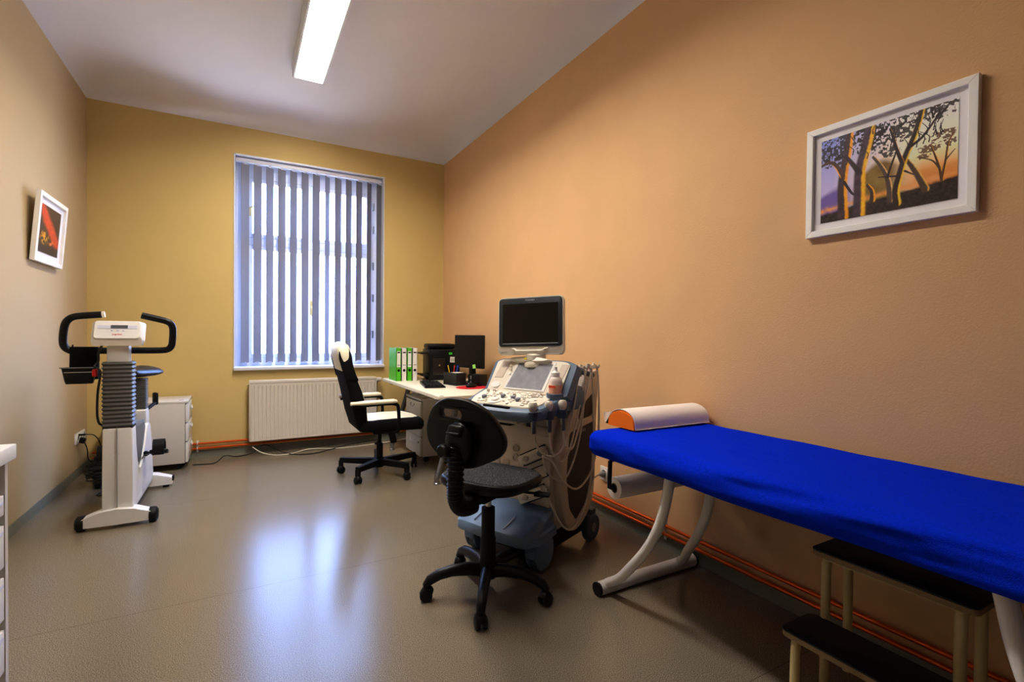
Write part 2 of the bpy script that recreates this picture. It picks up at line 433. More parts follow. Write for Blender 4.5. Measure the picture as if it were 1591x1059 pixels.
for x in (-.35, .35): MB().box((x, .066, RH*.5), (.03, .027, .3)).build('bracket', M['offwhite'], rd)
b = MB(); b.cyl((-RW/2-.002, -.0, RH-.04), (-RW/2-.022, 0, RH-.04), .009); b.build('vent_plug', M['brass'], rd)

# ------------------------------------------------------------------ copper pipes
def pipe(z, off, label):
    p = [(XR-off, YF+.02, z), (XR-off, YB-off-.04, z), (XR-off-.012, YB-off-.012, z), (XR-off-.04, YB-off, z), (XL+.04, YB-off, z)]
    tag(MB().tube(p, .0095, 12).build('copper_pipe', M['copper']), label, 'pipe', 'copper heating pipes')
pipe(.128, .026, 'upper of the two copper heating pipes running above the skirting')
pipe(.083, .026, 'lower of the two copper heating pipes, just above the skirting')
def clip(x, y, rz, label):
    t = thing('pipe_clip', label, 'pipe clip', (x, y, .045), rz, 'white pipe clips')
    b = MB(); b.box((.006, 0, .055), (.012, .018, .11), bev=.003); b.build('back_strip', M['white'], t)
    for z in (.083, .038):
        pts = [(.026+.0125*math.cos(a), 0, z+.0125*math.sin(a)) for a in [R(200-q*220/10) for q in range(11)]] if 0 else [(.026+.0125*math.cos(R(q)), 0, z+.0125*math.sin(R(q))) for q in range(150, -60, -20)]
        MB().tube(pts, .004, 6, sq=(1, 1)).build('clip_loop', M['white'], t)
clip(XR, 1.915, 180, 'white plastic clip holding the copper pipes under the blue bed')
clip(-.345, YB, -90, 'white plastic clip on the copper pipes beside the rolling cabinet')

# ------------------------------------------------------------------ wall sockets
def socket(name, label, x, y, z, rz, n, hz):
    t = thing(name, label, 'wall socket', (x, y, z), rz)
    b = MB(); b.box((.006, 0, 0), (.012, .085*n, hz), bev=.004); b.build('cover_plate', M['white'], t)
    for k in range(n):
        yy = (k-(n-1)/2)*.085
        b = MB(); b.lathe([(.030, 0), (.030, .004), (.024, .004), (.022, -.006), (0, -.006)], 24, M=Matrix.Translation((.012, yy, 0)) @ Matrix.Rotation(R(90), 4, 'Y'))
        o = b.build('socket_well', M['white'], t)
        b = MB()
        for s in (-.0095, .0095): b.cyl((.0068, yy+s, 0), (.0085, yy+s, 0), .0025, seg=8)
        b.build('socket_hole', M['blackmat'], o)
    return t
socket('wall_socket', 'white wall socket low on the left wall behind the exercise bike', XL, 5.09, .305, 0, 3, .085)
socket('wall_socket', 'white wall socket on the peach wall under the head of the blue bed', XR, 2.43, .275, 180, 1, .09)

# ------------------------------------------------------------------ floor cables
def cable(name, label, pts, r, m, cat='cable', sm=5):
    return tag(MB().tube(pts, r, 8, sm=sm).build(name, m), label, cat)
cable('power_cable', 'black cable trailing over the floor between cabinet and radiator',
      [(-.36, 5.02, .006), (-.2, 5.0, .006), (-.12, 5.06, .05), (-.03, 5.14, .012), (.1, 5.2, .02), (.2, 5.25, .075), (.3, 5.22, .03), (.42, 5.05, .006), (.6, 4.98, .006), (.78, 5.08, .006), (.95, 5.14, .02), (1.3, 5.18, .04)], .0045, M['blackcable'])
cable('power_cable', 'white cable lying on the floor under the radiator',
      [(.1, 5.22, .07), (.18, 5.16, .02), (.3, 5.06, .006), (.45, 5.08, .006), (.6, 5.16, .012), (.85, 5.1, .006), (1.15, 5.12, .006), (1.5, 5.14, .02), (1.75, 5.16, .05)], .005, M['whitecable'])
t = thing('power_plug', 'black plug in the left wall socket with its cable hanging down', 'plug', (XL+.012, 5.035, .285))
b = MB(); b.box((.022, 0, 0), (.04, .036, .045), rot=(0, 20, 0), bev=.01); b.build('plug_body', M['black'], t)
MB().tube([(.035, 0, -.018), (.05, .01, -.08), (.055, .02, -.16), (.1, .03, -.2), (.16, .02, -.22)], .004, 8, sm=5).build('cord', M['blackcable'], t)
t = thing('power_plug', 'slim black plug with arched cable in the left wall socket', 'plug', (XL+.012, 5.02, .318))
b = MB(); b.box((.022, .0, 0.015), (.045, .016, .013), bev=.004); b.build('plug_body', M['black'], t)
MB().tube([(.044, 0, .015), (.09, .03, .0), (.12, .05, -.06), (.13, .06, -.14), (.14, .03, -.2)], .0035, 8, sm=5).build('cord', M['blackcable'], t)
t = thing('power_plug', 'grey plug with thin cable in the socket behind the paper roll', 'plug', (XR-.012, 2.43, .275), 180)
b = MB(); b.lathe([(.0, 0), (.019, 0), (.019, .022), (.008, .04), (0, .042)], 16, M=Matrix.Rotation(R(90), 4, 'Y')); b.build('plug_body', M['grey'], t)
MB().tube([(.04, 0, 0), (.07, .0, -.01), (.085, -.06, -.08), (.07, -.1, -.2), (.03, -.12, -.26)], .0035, 8, sm=5).build('cord', M['grey'], t)

# heap of mains leads in the corner
t = thing('power_strip', 'black power strip with bundled leads on the floor in the left corner', 'power strip', (-.93, 4.72, 0))
b = MB(); b.box((0, 0, .022), (.07, .3, .044), rot=(0, 0, 14), bev=.008); b.build('strip_body', M['black'], t)
for k in range(7):
    a = random.uniform(0, 6); pts = [(.05*math.cos(a+q*1.05)*(1+.5*random.random())-.01, .09*math.sin(a+q*1.05)*(1+.5*random.random()), .05+.018*k*.8+.012*random.random()) for q in range(8)]
    MB().tube(pts, .0045, 6, sm=5).build('lead', M['blackcable'], t)
b = MB(); b.box((.07, .02, .075), (.09, .13, .15), rot=(0, 0, 10), bev=.012); b.build('adapter', M['black'], t)
MB().tube([(.03, -.13, .02), (.06, -.24, .008), (.05, -.33, .006), (.1, -.36, .006)], .004, 6, sm=5).build('lead', M['blackcable'], t)

# ------------------------------------------------------------------ framed pictures
def canvas(name, arr, wid, hei, parent, loc, rot=(0, 0, 0)):
    nz, nx, _ = arr.shape
    me = bpy.data.meshes.new(name)
    xs = np.linspace(-wid/2, wid/2, nx+1); zs = np.linspace(hei/2, -hei/2, nz+1)
    V = [(x, 0, z) for z in zs for x in xs]
    F = [(j*(nx+1)+i, (j+1)*(nx+1)+i, (j+1)*(nx+1)+i+1, j*(nx+1)+i+1) for j in range(nz) for i in range(nx)]
    me.from_pydata(V, [], F)
    at = me.attributes.new('ink', 'FLOAT_COLOR', 'FACE')
    col = np.ones((nz*nx, 4), np.float32); col[:, :3] = arr.reshape(-1, 3)
    at.data.foreach_set('color', col.ravel())
    m = bpy.data.materials.new(name+'_ink'); m.use_nodes = True; b = m.node_tree.nodes['Principled BSDF']
    a = m.node_tree.nodes.new('ShaderNodeAttribute'); a.attribute_name = 'ink'
    m.node_tree.links.new(a.outputs['Color'], b.inputs['Base Color']); b.inputs['Roughness'].default_value = .35
    me.materials.append(m)
    o = bpy.data.objects.new(name, me); C.objects.link(o); o.parent = parent; o.location = loc; o.rotation_euler = [R(q) for q in rot]
    return o

rng = np.random.default_rng(3)
def fbm(nx, nz, base, oct=4):
    out = np.zeros((nz, nx)); amp = 1; tot = 0
    for k in range(oct):
        g = rng.random((base*2**k+2, int(base*2**k*nx/nz)+2))
        yy = np.linspace(0, g.shape[0]-1.001, nz); xx = np.linspace(0, g.shape[1]-1.001, nx)
        y0 = yy.astype(int); x0 = xx.astype(int); fy = (yy-y0)[:, None]; fx = (xx-x0)[None]
        fy = fy*fy*(3-2*fy); fx = fx*fx*(3-2*fx)
        v = g[y0][:, x0]*(1-fy)*(1-fx)+g[y0+1][:, x0]*fy*(1-fx)+g[y0][:, x0+1]*(1-fy)*fx+g[y0+1][:, x0+1]*fy*fx
        out += v*amp; tot += amp; amp *= .5
    return out/tot
def lc(*c): return np.array(lin(c))
def paint_grove(nx=290, nz=220):
    u, v = np.meshgrid((np.arange(nx)+.5)/nx, (np.arange(nz)+.5)/nz)
    def mixc(a, b, t): return a[None, None]*(1-t[..., None])+b[None, None]*t[..., None]
    cl = lambda t: np.clip(t, 0, 1)
    sky_l = mixc(lc(128, 138, 200), lc(186, 176, 214), cl(v*1.6)); sky_r = mixc(lc(232, 224, 220), lc(250, 226, 180), cl(v*1.8))
    t = cl((u-.1)*1.7)[..., None]; img = sky_l*(1-t)+sky_r*t
    n = fbm(nx, nz, 4); n2 = fbm(nx, nz, 14); n3 = fbm(nx, nz, 44, 3)
    hill = cl((v-(.66-.05*np.sin(u*9)-.02+.1*(n-.5)))*14)*cl((.3-u)*9); img = img*(1-hill[..., None])+lc(112, 96, 158)*hill[..., None]
    hill = cl((v-(.58-.20*np.exp(-((u-.5)/.16)**2)+.04*(n-.5)))*14)*cl((u-.27)*12)*cl((.72-u)*6)
    img = img*(1-hill[..., None])+mixc(lc(150, 128, 70), lc(116, 84, 40), n2)*hill[..., None]
    gl = cl((v-.44-.06*(n-.5))*5)*cl((u-.58)*5); img = img*(1-gl[..., None])+mixc(lc(226, 170, 96), lc(196, 112, 44), cl((v-.5)*3))*gl[..., None]
    gy = .89-.13*u+.03*(n2-.5)
    st = np.exp(-((v-gy+.03)/.03)**2); st = cl(st)*cl(.4+n3); img = img*(1-st[..., None])+mixc(lc(216, 140, 50), lc(220, 170, 120), n)*st[..., None]
    g = cl((v-gy)*40)[..., None]; img = img*(1-g)+mixc(lc(30, 24, 26), lc(72, 58, 48), cl(n3*1.3-.2))*g
    asp = nx/nz
    def stroke(pts, w0, w1, dark=(52, 40, 44), lit=(232, 164, 36), amt=.5, side=1):
        nonlocal img
        P = catmull([Vector((a*asp, c, 0)) for a, c in pts], 10)
        U = u*asp
        best = np.full(U.shape, 9.); off = np.zeros(U.shape); ww = np.ones(U.shape)
        for i in range(len(P)-1):
            a, c = P[i], P[i+1]; d = c-a; l2 = d.length_squared+1e-9; w = 1.3*(w0+(w1-w0)*i/(len(P)-1))
            tt = cl(((U-a.x)*d.x+(v-a.y)*d.y)/l2); ex = U-a.x-tt*d.x; ey = v-a.y-tt*d.y
            dist = np.sqrt(ex*ex+ey*ey)/w; mk = dist < best
            best = np.where(mk, dist, best); off = np.where(mk, ex/w, off)
        k = cl((1.05-best)*3)[..., None]
        rim = cl((off*side-(1-2*amt))*4+.5*(n3-.5))[..., None]*(1 if amt else 0)
        colr = np.array(lc(*dark))[None, None]*(.6+.8*n2[..., None]); colr = colr*(1-rim)+lc(*lit)[None, None]*(.75+.5*n3[..., None])*rim
        img = img*(1-k)+colr*k
    def leaf(cx, cy, rx, ry, dens, c=(40, 34, 34)):
        nonlocal img
        e = 1-((u-cx)/rx)**2-((v-cy)/ry)**2
        k = cl((e*.55+dens*(n3-.5)*3.2+(n2-.5)*1.2-.12)*5)[..., None]*(e > 0)[..., None]*.93
        img = img*(1-k)+np.array(lc(*c))[None, None]*(.6+.9*n3[..., None])*k
    for a in ((.12, .12, .2, .16), (.42, .06, .16, .14), (.6, .12, .16, .16), (.82, .04, .24, .12), (.1, .28, .12, .07), (.46, .24, .09, .1), (.38, .14, .1, .2), (.56, .34, .08, .07)): leaf(*a, 1)
    for a in ((.9, .32, .12, .05), (.83, .42, .09, .05), (.95, .42, .06, .05), (.78, .5, .06, .03)): leaf(*a, .9, (96, 70, 50))
    stroke([(.905, .78), (.89, .66), (.86, .52), (.83, .4)], .014, .005, (86, 58, 40), amt=.3); stroke([(.905, .76), (.925, .6), (.94, .42), (.97, .34)], .012, .004, (86, 58, 40), amt=.3)
    stroke([(.89, .66), (.84, .56), (.76, .5)], .008, .003, (86, 58, 40), amt=0); stroke([(.93, .58), (.98, .5)], .006, .003, (86, 58, 40), amt=0)
    stroke([(.43, .84), (.425, .74), (.39, .66)], .026, .014, (66, 52, 50), amt=.4)
    stroke([(.56, .88), (.555, .74), (.53, .6), (.48, .46), (.43, .36)], .03, .012, (84, 68, 60), (210, 170, 110), .35); stroke([(.54, .62), (.57, .48), (.6, .36)], .014, .006, amt=.2)
    stroke([(.80, .84), (.77, .74), (.72, .6), (.67, .48)], .032, .016, (78, 60, 50), (226, 176, 90), .3)
    stroke([(.61, .93), (.60, .8), (.62, .66), (.66, .46), (.72, .26), (.76, .06), (.77, -.02)], .034, .022, (58, 42, 40), (240, 190, 50), .36)
    stroke([(.64, .5), (.6, .34), (.57, .18), (.55, .1)], .018, .008, amt=.2); stroke([(.69, .36), (.78, .28), (.87, .12), (.93, .06)], .014, .005, amt=.2); stroke([(.62, .64), (.55, .62), (.47, .6)], .009, .004, amt=0); stroke([(.66, .6), (.72, .66)], .009, .004, amt=0)
    stroke([(.195, .97), (.19, .8), (.185, .6), (.2, .4), (.225, .2), (.24, .0)], .052, .036, (70, 54, 58), (238, 158, 34), .4); stroke([(.185, .48), (.13, .34), (.07, .28), (.0, .3)], .024, .012, (80, 56, 50), (236, 160, 30), .3, -1); stroke([(.2, .56), (.26, .7), (.29, .74)], .014, .008, amt=.1)
    stroke([(.325, 1.04), (.325, .8), (.325, .6), (.33, .46), (.36, .28), (.39, .1), (.40, -.03)], .056, .046, (74, 58, 70), (240, 176, 40), .42); stroke([(.325, .5), (.27, .38), (.21, .26)], .026, .016, (60, 46, 52), amt=.1)
    for k in range(44):
        a = rng.random()*.9+.03; c = rng.random()*.3+.08; stroke([(a, c), (a+.05*(rng.random()-.5), c-.06), (a+.12*(rng.random()-.5), c-.13)], .005, .002, (44, 34, 34), amt=0)
    return np.clip(img*1.36, 0, 1)
def paint_ember(nx=90, nz=120):
    u, v = np.meshgrid((np.arange(nx)+.5)/nx, (np.arange(nz)+.5)/nz); cl = lambda t: np.clip(t, 0, 1)
    n = fbm(nx, nz, 5); n2 = fbm(nx, nz, 16)
    img = np.ones((nz, nx, 3))*lc(74, 50, 24)*(.6+.8*n[..., None])
    band = cl((.24-np.abs((v-.32)-(u-.35)*.75)-.12*(n-.5))*7)*cl((.84-v)*12); img = img*(1-band[..., None])+(lc(214, 78, 30)*(.7+.6*n2[..., None]))*band[..., None]
    y = cl((n2-.42)*8)*cl(1-((u-.25)/.26)**2-((v-.68)/.16)**2)*1.6; y = cl(y)[..., None]; img = img*(1-y)+lc(226, 160, 24)*y
    y = cl((n2-.45)*8)*cl(1-((u-.62)/.16)**2-((v-.74)/.09)**2)*1.4; y = cl(y)[..., None]; img = img*(1-y)+lc(220, 120, 60)*y
    d = cl((v-.82)*16)[..., None]; img = img*(1-d)+lc(58, 40, 28)*d
    for a, c in ((.45, .03), (.12, .02)):
        s = (np.abs(u-a-.05*np.sin(v*7)) < c)[..., None]*cl((v-.45)*5)[..., None]*.6; img = img*(1-s)+lc(60, 34, 20)*s
    return np.clip(img, 0, 1)
def picture(name, label, loc, rot, W, Hh, pw, ph, arr, fw=.032, up=0):
    t = thing(name, label, 'picture', loc); t.rotation_euler = [R(a) for a in rot]
    b = MB(); d = .026    # local: face looks along -Y, z = 0 at the frame's foot
    for pts in ([(-W/2, 0), (W/2, 0), (W/2-fw, fw), (-W/2+fw, fw)], [(-W/2, Hh), (-W/2+fw, Hh-fw), (W/2-fw, Hh-fw), (W/2, Hh)], [(-W/2, 0), (-W/2+fw, fw), (-W/2+fw, Hh-fw), (-W/2, Hh)], [(W/2, 0), (W/2, Hh), (W/2-fw, Hh-fw), (W/2-fw, fw)]):
        b.prism(pts, 1, -d, 0, bev=.002)
    b.build('frame', M['framewhite'], t, ang=20)
    b = MB(); b.box((0, -.008, Hh/2), (W-2*fw+.004, .006, Hh-2*fw+.004)); b.build('mat_board', mat('mat_board', (240, 236, 238), .7), t)
    canvas('print', arr, pw, ph, t, (0, -.0125, Hh/2+up))
    return t
picture('framed_picture', 'white-framed landscape picture of sunlit trees on the peach wall', (XR, .907, 1.562), (0, 0, -90), .532, .432, .428, .325, paint_grove(), .025)
t = picture('framed_picture', 'small white-framed red and orange picture on the left wall', (XL+.012, 4.265, 1.585), (0, 0, 90), .53, .432, .36, .30, paint_ember(), .028)
t.rotation_euler = Euler((R(4.5), 0, R(90)))

# ------------------------------------------------------------------ drawer pedestals
def pedestal(label, loc, rz, W, Dp, Hh, group):   # front faces +X
    t = thing('drawer_cabinet', label, 'drawer cabinet', loc, rz, group)
    z0 = .055
    b = MB(); b.box((-Dp/2-.01, 0, (z0+Hh)/2), (Dp-.022, W, Hh-z0), bev=.004); b.build('carcass', M['offwhite'], t)
    MB().box((-.0175, 0, (z0+Hh-.02)/2), (.004, W-.008, Hh-z0-.026)).build('shadow_gap', M['plum'], t)  # dark plate stands in for the shade in the drawer gaps
    b = MB(); b.box((-Dp/2, 0, Hh-.008), (Dp+.004, W+.004, .02), bev=.004); b.build('top', M['offwhite'], t)
    hs = [(.345, .53), (.21, .33), (0, .195)]; hh = Hh-z0-.025
    zs = [z0+.003, z0+hh*.36, z0+hh*.68, z0+hh]
    for k in range(3):
        a, c = zs[k]+.004, zs[k+1]-.004
        b = MB(); b.box((-.009, 0, (a+c)/2), (.02, W-.006, c-a), bev=.003); d = b.build('drawer', M['white'], t)
        b = MB(); pts = [(.004, -.05, c-.028), (.012, -.045, c-.045), (.014, -.02, c-.058), (.014, .02, c-.058), (.012, .045, c-.045), (.004, .05, c-.028)]
        b.tube(pts, .0045, 8, sm=4); b.build('drawer_pull', M['white'], d)
    b = MB(); b.cyl((.0, W/2-.045, zs[1]-.05), (.004, W/2-.045, zs[1]-.05), .008, seg=16); b.build('lock', M['blackmat'], t)
    for sx in (-Dp+.06, -.07):
        for sy in (-1, 1):
            b = MB(); b.cyl((sx, sy*(W/2-.05)-.012, .024), (sx, sy*(W/2-.05)+.012, .024), .024, seg=18); b.box((sx, sy*(W/2-.05), .045), (.03, .036, .022), bev=.004); b.build('caster', M['rubber'], t)
    return t
p = pedestal('white rolling three-drawer cabinet standing behind the exercise bike', (-.385, 5.09, 0), 0, .40, .50, .575, 'white rolling drawer cabinets')
b = MB(); b.box((-.05, -.13, .5772), (.035, .012, .0025), rot=(0, 0, 10)); b.build('dark_tag', M['blackmat'], p)
p = pedestal('white rolling three-drawer cabinet under the white desk', (1.40, 4.40, 0), 180, .43, .55, .575, 'white rolling drawer cabinets')
b = MB(); b.box((-.05, .185, .5772), (.04, .014, .0025)); b.build('dark_tag', M['blackmat'], p)
t = thing('storage_box', 'small off-white box on the cabinet under the desk', 'box', (1.55, 4.50, .577))
b = MB(); b.box((0, 0, .04), (.2, .18, .08), bev=.003); b.build('box_body', M['offwhite'], t); b = MB(); b.box((0, 0, .083), (.206, .186, .014), bev=.003); b.build('lid', M['offwhite'], t)

# ------------------------------------------------------------------ desk
DX0, DX1, DY0, DY1, DZ = 1.235, 2.035, 3.28, 4.90, .71
t = thing('desk', 'white desk with splayed grey metal legs along the peach wall', 'desk', ((DX0+DX1)/2, (DY0+DY1)/2, 0))
b = MB(); b.prism(rr(DX1-DX0, DY1-DY0, .03, 5), 2, DZ-.024, DZ, bev=.003); b.build('desktop', M['desktop'], t)
b = MB(); b.box((-.37, -.775, DZ+.001), (.03, .012, .0025)); b.build('dark_tag', M['blackmat'], t)
cx, cy = (DX0+DX1)/2, (DY0+DY1)/2
for y in (3.56, 4.83):
    for s in (-1, 1):
        x1 = s*.13; x0 = s*.31
        b = MB(); b.tube([(x0, y-cy, .03), (x1, y-cy, .66)], [.022, .03], 16, sq=(1, .8)); lg = b.build('leg', M['greymet'], t)
        b = MB(); b.lathe([(0, 0), (.026, 0), (.026, .008), (.019, .014), (.019, .075), (0, .078)], 18, o=(x0, y-cy, 0)); b.build('foot', M['alu'], lg)
    b = MB(); b.box((0, y-cy, .668), (.66, .06, .034), bev=.004); b.build('cross_bar', M['greymet'], t)
b = MB(); b.box((.2, 0, .64), (.03, 1.2, .05), bev=.004); b.build('cable_rail', M['greymet'], t)

# binders
def binder(x, m, label):
    t = thing('binder', label, 'binder', (x, 4.53, DZ), 0, 'binders on the desk')
    W, Dp, Hh = .047, .25, .31
    b = MB()
    b.box((-W/2+.0015, Dp/2, Hh/2), (.003, Dp, Hh)); b.box((W/2-.0015, Dp/2, Hh/2), (.003, Dp, Hh)); b.box((0, .0015, Hh/2), (W, .003, Hh))
    b.build('cover', m, t)
    MB().box((0, Dp/2+.01, Hh/2), (W-.012, Dp-.03, Hh-.02)).build('pages', M['paper'], t)
    lb = MB().box((0, -.0008, .205), (W-.014, .0016, .15)).build('spine_label', M['whitecard'], t)
    b = MB(); b.box((0, -.0018, .268), (W-.02, .001, .012)); b.box((0, -.0018, .150), (W-.02, .001, .004)); b.build('print', M['blackmat'], lb)
    b = MB(); b.lathe([(.0125, 0), (.0125, .002), (.008, .0025), (.008, .0005), (0, .0005)], 20, M=Matrix.Translation((0, 0, .10)) @ Matrix.Rotation(R(90), 4, 'X')); b.build('finger_ring', M['blackmat'], t)
for k, (m, l) in enumerate(((M['greenb'], 'bright green lever-arch binder at the window end of the row on the desk'), (M['whitecard'], 'white lever-arch binder standing between the two green binders'),
        (M['greenb'], 'green lever-arch binder standing between the two white binders'), (M['whitecard'], 'white lever-arch binder at the printer end of the row on the desk'))):
    binder(1.300+k*.0525, m, l)

# printer
t = thing('printer', 'black printer with paper trays at the back of the desk', 'printer', (1.755, 4.62, DZ), -8)
b = MB(); b.box((0, 0, .15), (.30, .34, .295), bev=.012); b.build('body', M['black'], t)
b = MB(); b.box((-.01, .03, .325), (.27, .27, .05), bev=.018); b.build('lid', M['black'], t)
b = MB(); b.box((-.172, -.02, .262), (.10, .24, .012), rot=(0, -8, 0), bev=.004); b.build('output_tray', M['blackmat'], t)
b = MB(); b.box((-.17, -.02, .045), (.10, .26, .012), rot=(0, 4, 0), bev=.004); b.build('paper_tray', M['blackmat'], t)
b = MB(); b.box((-.06, -.176, .13), (.12, .008, .16), bev=.003); b.build('front_door', mat('smoked_door', (40, 32, 28), .3), t)
b = MB(); b.cyl((-.055, -.18, .145), (-.055, -.184, .145), .008, seg=14); b.build('knob', M['brass'], t)
b = MB(); b.box((.055, -.1715, .258), (.034, .002, .022)); b.build('green_sticker', M['greentag'], t)
b = MB(); b.box((.085, -.173, .198), (.07, .002, .055), rot=(0, 3, 0)); pn = b.build('paper_note', M['whitecard'], t)
b = MB()
for z in (.205, .195, .185): b.box((.085, -.1745, z), (.052, .0008, .003))
b.build('printed_line', M['grey'], pn)
b = MB(); b.box((-.13, -.06, .0145), (.05, .2, .028), bev=.006); b.build('foot_strip', M['blackmat'], t)

# pc monitor
t = thing('computer_monitor', 'black flat computer monitor standing on the desk', 'monitor', (1.815, 4.08, DZ), 200)   # local +X looks out of the screen
b = MB(); b.box((-.012, 0, .29), (.034, .37, .30), bev=.008); b.build('casing', M['black'], t)
b = MB(); b.box((.0062, 0, .297), (.002, .342, .262)); b.build('screen', M['pcscreen'], t)
b = MB(); b.box((-.05, 0, .14), (.03, .07, .26), bev=.008); b.build('stand_neck', M['black'], t)
b = MB(); b.lathe([(0, 0), (.11, 0), (.11, .006), (.09, .014), (0, .018)], 32, o=(-.04, 0, 0)); b.build('stand_foot', M['black'], t)
b = MB(); b.box((.0075, .08, .158), (.002, .036, .036), rot=(12, 0, 0)); b.build('green_note', mat('pale_green_note', (170, 230, 120), .6), t)

# keyboard
t = thing('keyboard', 'black computer keyboard lying on the desk', 'keyboard', (1.455, 4.04, DZ), 77)
b = MB(); b.prism([(-.085, .002), (.085, .002), (.085, .022), (-.085, .012)], 0, -.225, .225, bev=.002); b.build('case', M['black'], t)
for k in range(5):
    b = MB(); yy = -.06+k*.028; zz = .0155+(yy+.085)/.17*.010
    for q in range(15): b.box((-.2+q*.0286, yy, zz), (.023, .022, .009), bev=.002, seg=1)
    b.build('key_row', M['blackmat'], t)

# mouse pad and mouse
t = tag(MB().prism(smooth_poly([(.13, 0), (.09, .1), (-.02, .12), (-.12, .06), (-.13, -.03), (-.06, -.1), (.06, -.1)], 6), 2, 0, .005, bev=.001).build('mouse_pad', M['red']), 'red mouse pad on the desk in front of the monitor', 'mouse pad')
t.location = (1.70, 3.74, DZ)
t = thing('computer_mouse', 'black computer mouse on the red mouse pad', 'mouse', (1.69, 3.735, DZ+.005), 200)
b = MB(); b.ball((0, 0, .012), (.056, .031, .024), 24); b.warp(lambda v: Vector((v.x, v.y, max(v.z, .001)))); b.build('shell', M['black'], t)
b = MB(); b.cyl((.03, -.004, .030), (.03, .004, .030), .007, seg=12); b.build('wheel', M['grey'], t)

# desk organiser and pens
t = thing('desk_organiser', 'dark mesh desk organiser tray behind the keyboard', 'organiser', (1.655, 4.02, DZ), 13)
b = MB()
for c, d in (((0, 0, .003), (.10, .20, .006)), ((-.048, 0, .055), (.004, .20, .11)), ((.048, 0, .055), (.004, .20, .11)), ((0, -.098, .055), (.10, .004, .11)), ((0, .098, .055), (.10, .004, .11)), ((0, .01, .05), (.10, .004, .1))): b.box(c, d)
b.build('tray', mat('smoked_grey', (48, 46, 44), .3), t)
def pen(x, y, rx, ry, m, label):
    o = tag(MB().lathe([(0, 0), (.0035, .012), (.005, .016), (.005, .125), (.0052, .126), (.0052, .142), (0, .146)], 10).build('pen', m), label, 'pen', 'pens in the desk organiser')
    o.location = (x, y, DZ+.028); o.rotation_euler = (R(rx), R(ry), 0)
pen(1.645, 4.075, -6, -10, M['yel'], 'yellow pen in the desk organiser')
pen(1.655, 4.055, 4, 4, M['redp'], 'red pen in the desk organiser')
pen(1.66, 4.04, 8, 10, M['bluep'], 'blue pen leaning to the right in the desk organiser')
pen(1.672, 4.05, -4, 14, M['bluep'], 'second blue pen in the organiser, nearer the monitor')
o = tag(MB().box((0, 0, 0), (.075, .08, .002)).build('note_paper', M['whitecard']), 'white slip of paper lying across the desk organiser', 'paper'); o.location = (1.655, 3.965, DZ+.1115); o.rotation_euler = (0, 0, R(14))
t = thing('black_box', 'black box between the organiser and the monitor foot', 'box', (1.80, 3.85, DZ), 20)
b = MB(); b.box((0, 0, .05), (.10, .14, .10), bev=.006); b.build('box_body', M['black'], t); b = MB(); b.box((-.052, .03, .075), (.003, .012, .03)); b.box((-.052, .03, .035), (.003, .012, .02)); b.build('socket_strip', M['grey'], t)
t = thing('tape_roll', 'small white and brown roll at the right end of the desk beside the scanner', 'roll', (1.90, 3.70, DZ), 0)
b = MB(); b.lathe([(.018, 0), (.032, 0), (.033, .002), (.033, .052), (.032, .054), (.018, .054), (.018, 0)], 28); b.build('roll', M['whitecard'], t)
b = MB(); b.lathe([(.0335, .017), (.0338, .018), (.0338, .036), (.0335, .037)], 28); b.build('band', M['taupe'], t)

# ------------------------------------------------------------------ cream and black office chair
def caster_pair(p, d, r, w, m, parent, stem=True):
    dx, dy = math.cos(d), math.sin(d); nx, ny = -dy, dx
    b = MB()
    for s in (-1, 1):
        a = Vector((p[0]+nx*s*w*.14, p[1]+ny*s*w*.14, r)); c = Vector((p[0]+nx*s*w*.5, p[1]+ny*s*w*.5, r))
        ax = (c-a).normalized()
        b.tube([a, a+ax*.003, c-ax*.004, c], [r*.9, r, r, r*.8], 20)
    b.tube([(p[0]-dx*r*.9, p[1]-dy*r*.9, r*1.15), (p[0]-dx*r*.3, p[1]-dy*r*.3, r*2.05), (p[0]+dx*r*.6, p[1]+dy*r*.6, r*2.0), (p[0]+dx*r*.95, p[1]+dy*r*.95, r*1.5)], w*.40, 10, sm=4, sq=(1, .35))
    b.cyl((p[0], p[1], r), (p[0], p[1], r*2.5), .007, seg=10)
    return b.build('caster', m, parent)
ch = thing('office_chair', 'cream and black high-backed office chair facing the desk', 'office chair', (1.01, 4.06, 0), 0)
b = MB(); b.lathe([(0, .055), (.03, .055), (.034, .06), (.034, .125), (.03, .13), (0, .13)], 24); b.lathe([(.026, .13), (.026, .25), (0, .25)], 20); b.cyl((0, 0, .25), (0, 0, .36), .014)
b.build('gas_column', M['blackmat'], ch)
for a in (153.5, 153.5+72, 153.5+144, 153.5+216, 153.5+288):
    d = Vector((math.cos(R(a)), math.sin(R(a)), 0)); n = Vector((-d.y, d.x, 0))
    rings = []
    for q, hgt, wd, z in ((.02, .05, .026, .10), (.15, .045, .022, .105), (.30, .04, .017, .11), (.322, .04, .017, .11)):
        rings.append([d*q+n*wd*s+Vector((0, 0, z+hgt/2*u)) for s, u in ((-1, -1), (1, -1), (1, 1), (-1, 1))])
    b = MB().loft(rings); b.box(d*.315+Vector((0, 0, .085)), (.03, .03, .05), rot=(0, 0, a)); lg = b.build('base_leg', M['blackmat'], ch)
    caster_pair((d.x*.315, d.y*.315), R(a+60), .027, .05, M['rubber'], lg)
b = MB(); b.box((.03, 0, .355), (.2, .16, .035), bev=.01); b.box((.10, -.02, .30), (.05, .05, .11), rot=(0, -12, 0), bev=.01); b.tube([(-.02, -.06, .335), (-.05, -.16, .31), (-.07, -.2, .30)], .006, 8); b.box((-.075, -.205, .295), (.03, .03, .014), bev=.004)
b.build('tilt_mechanism', M['blackmat'], ch)
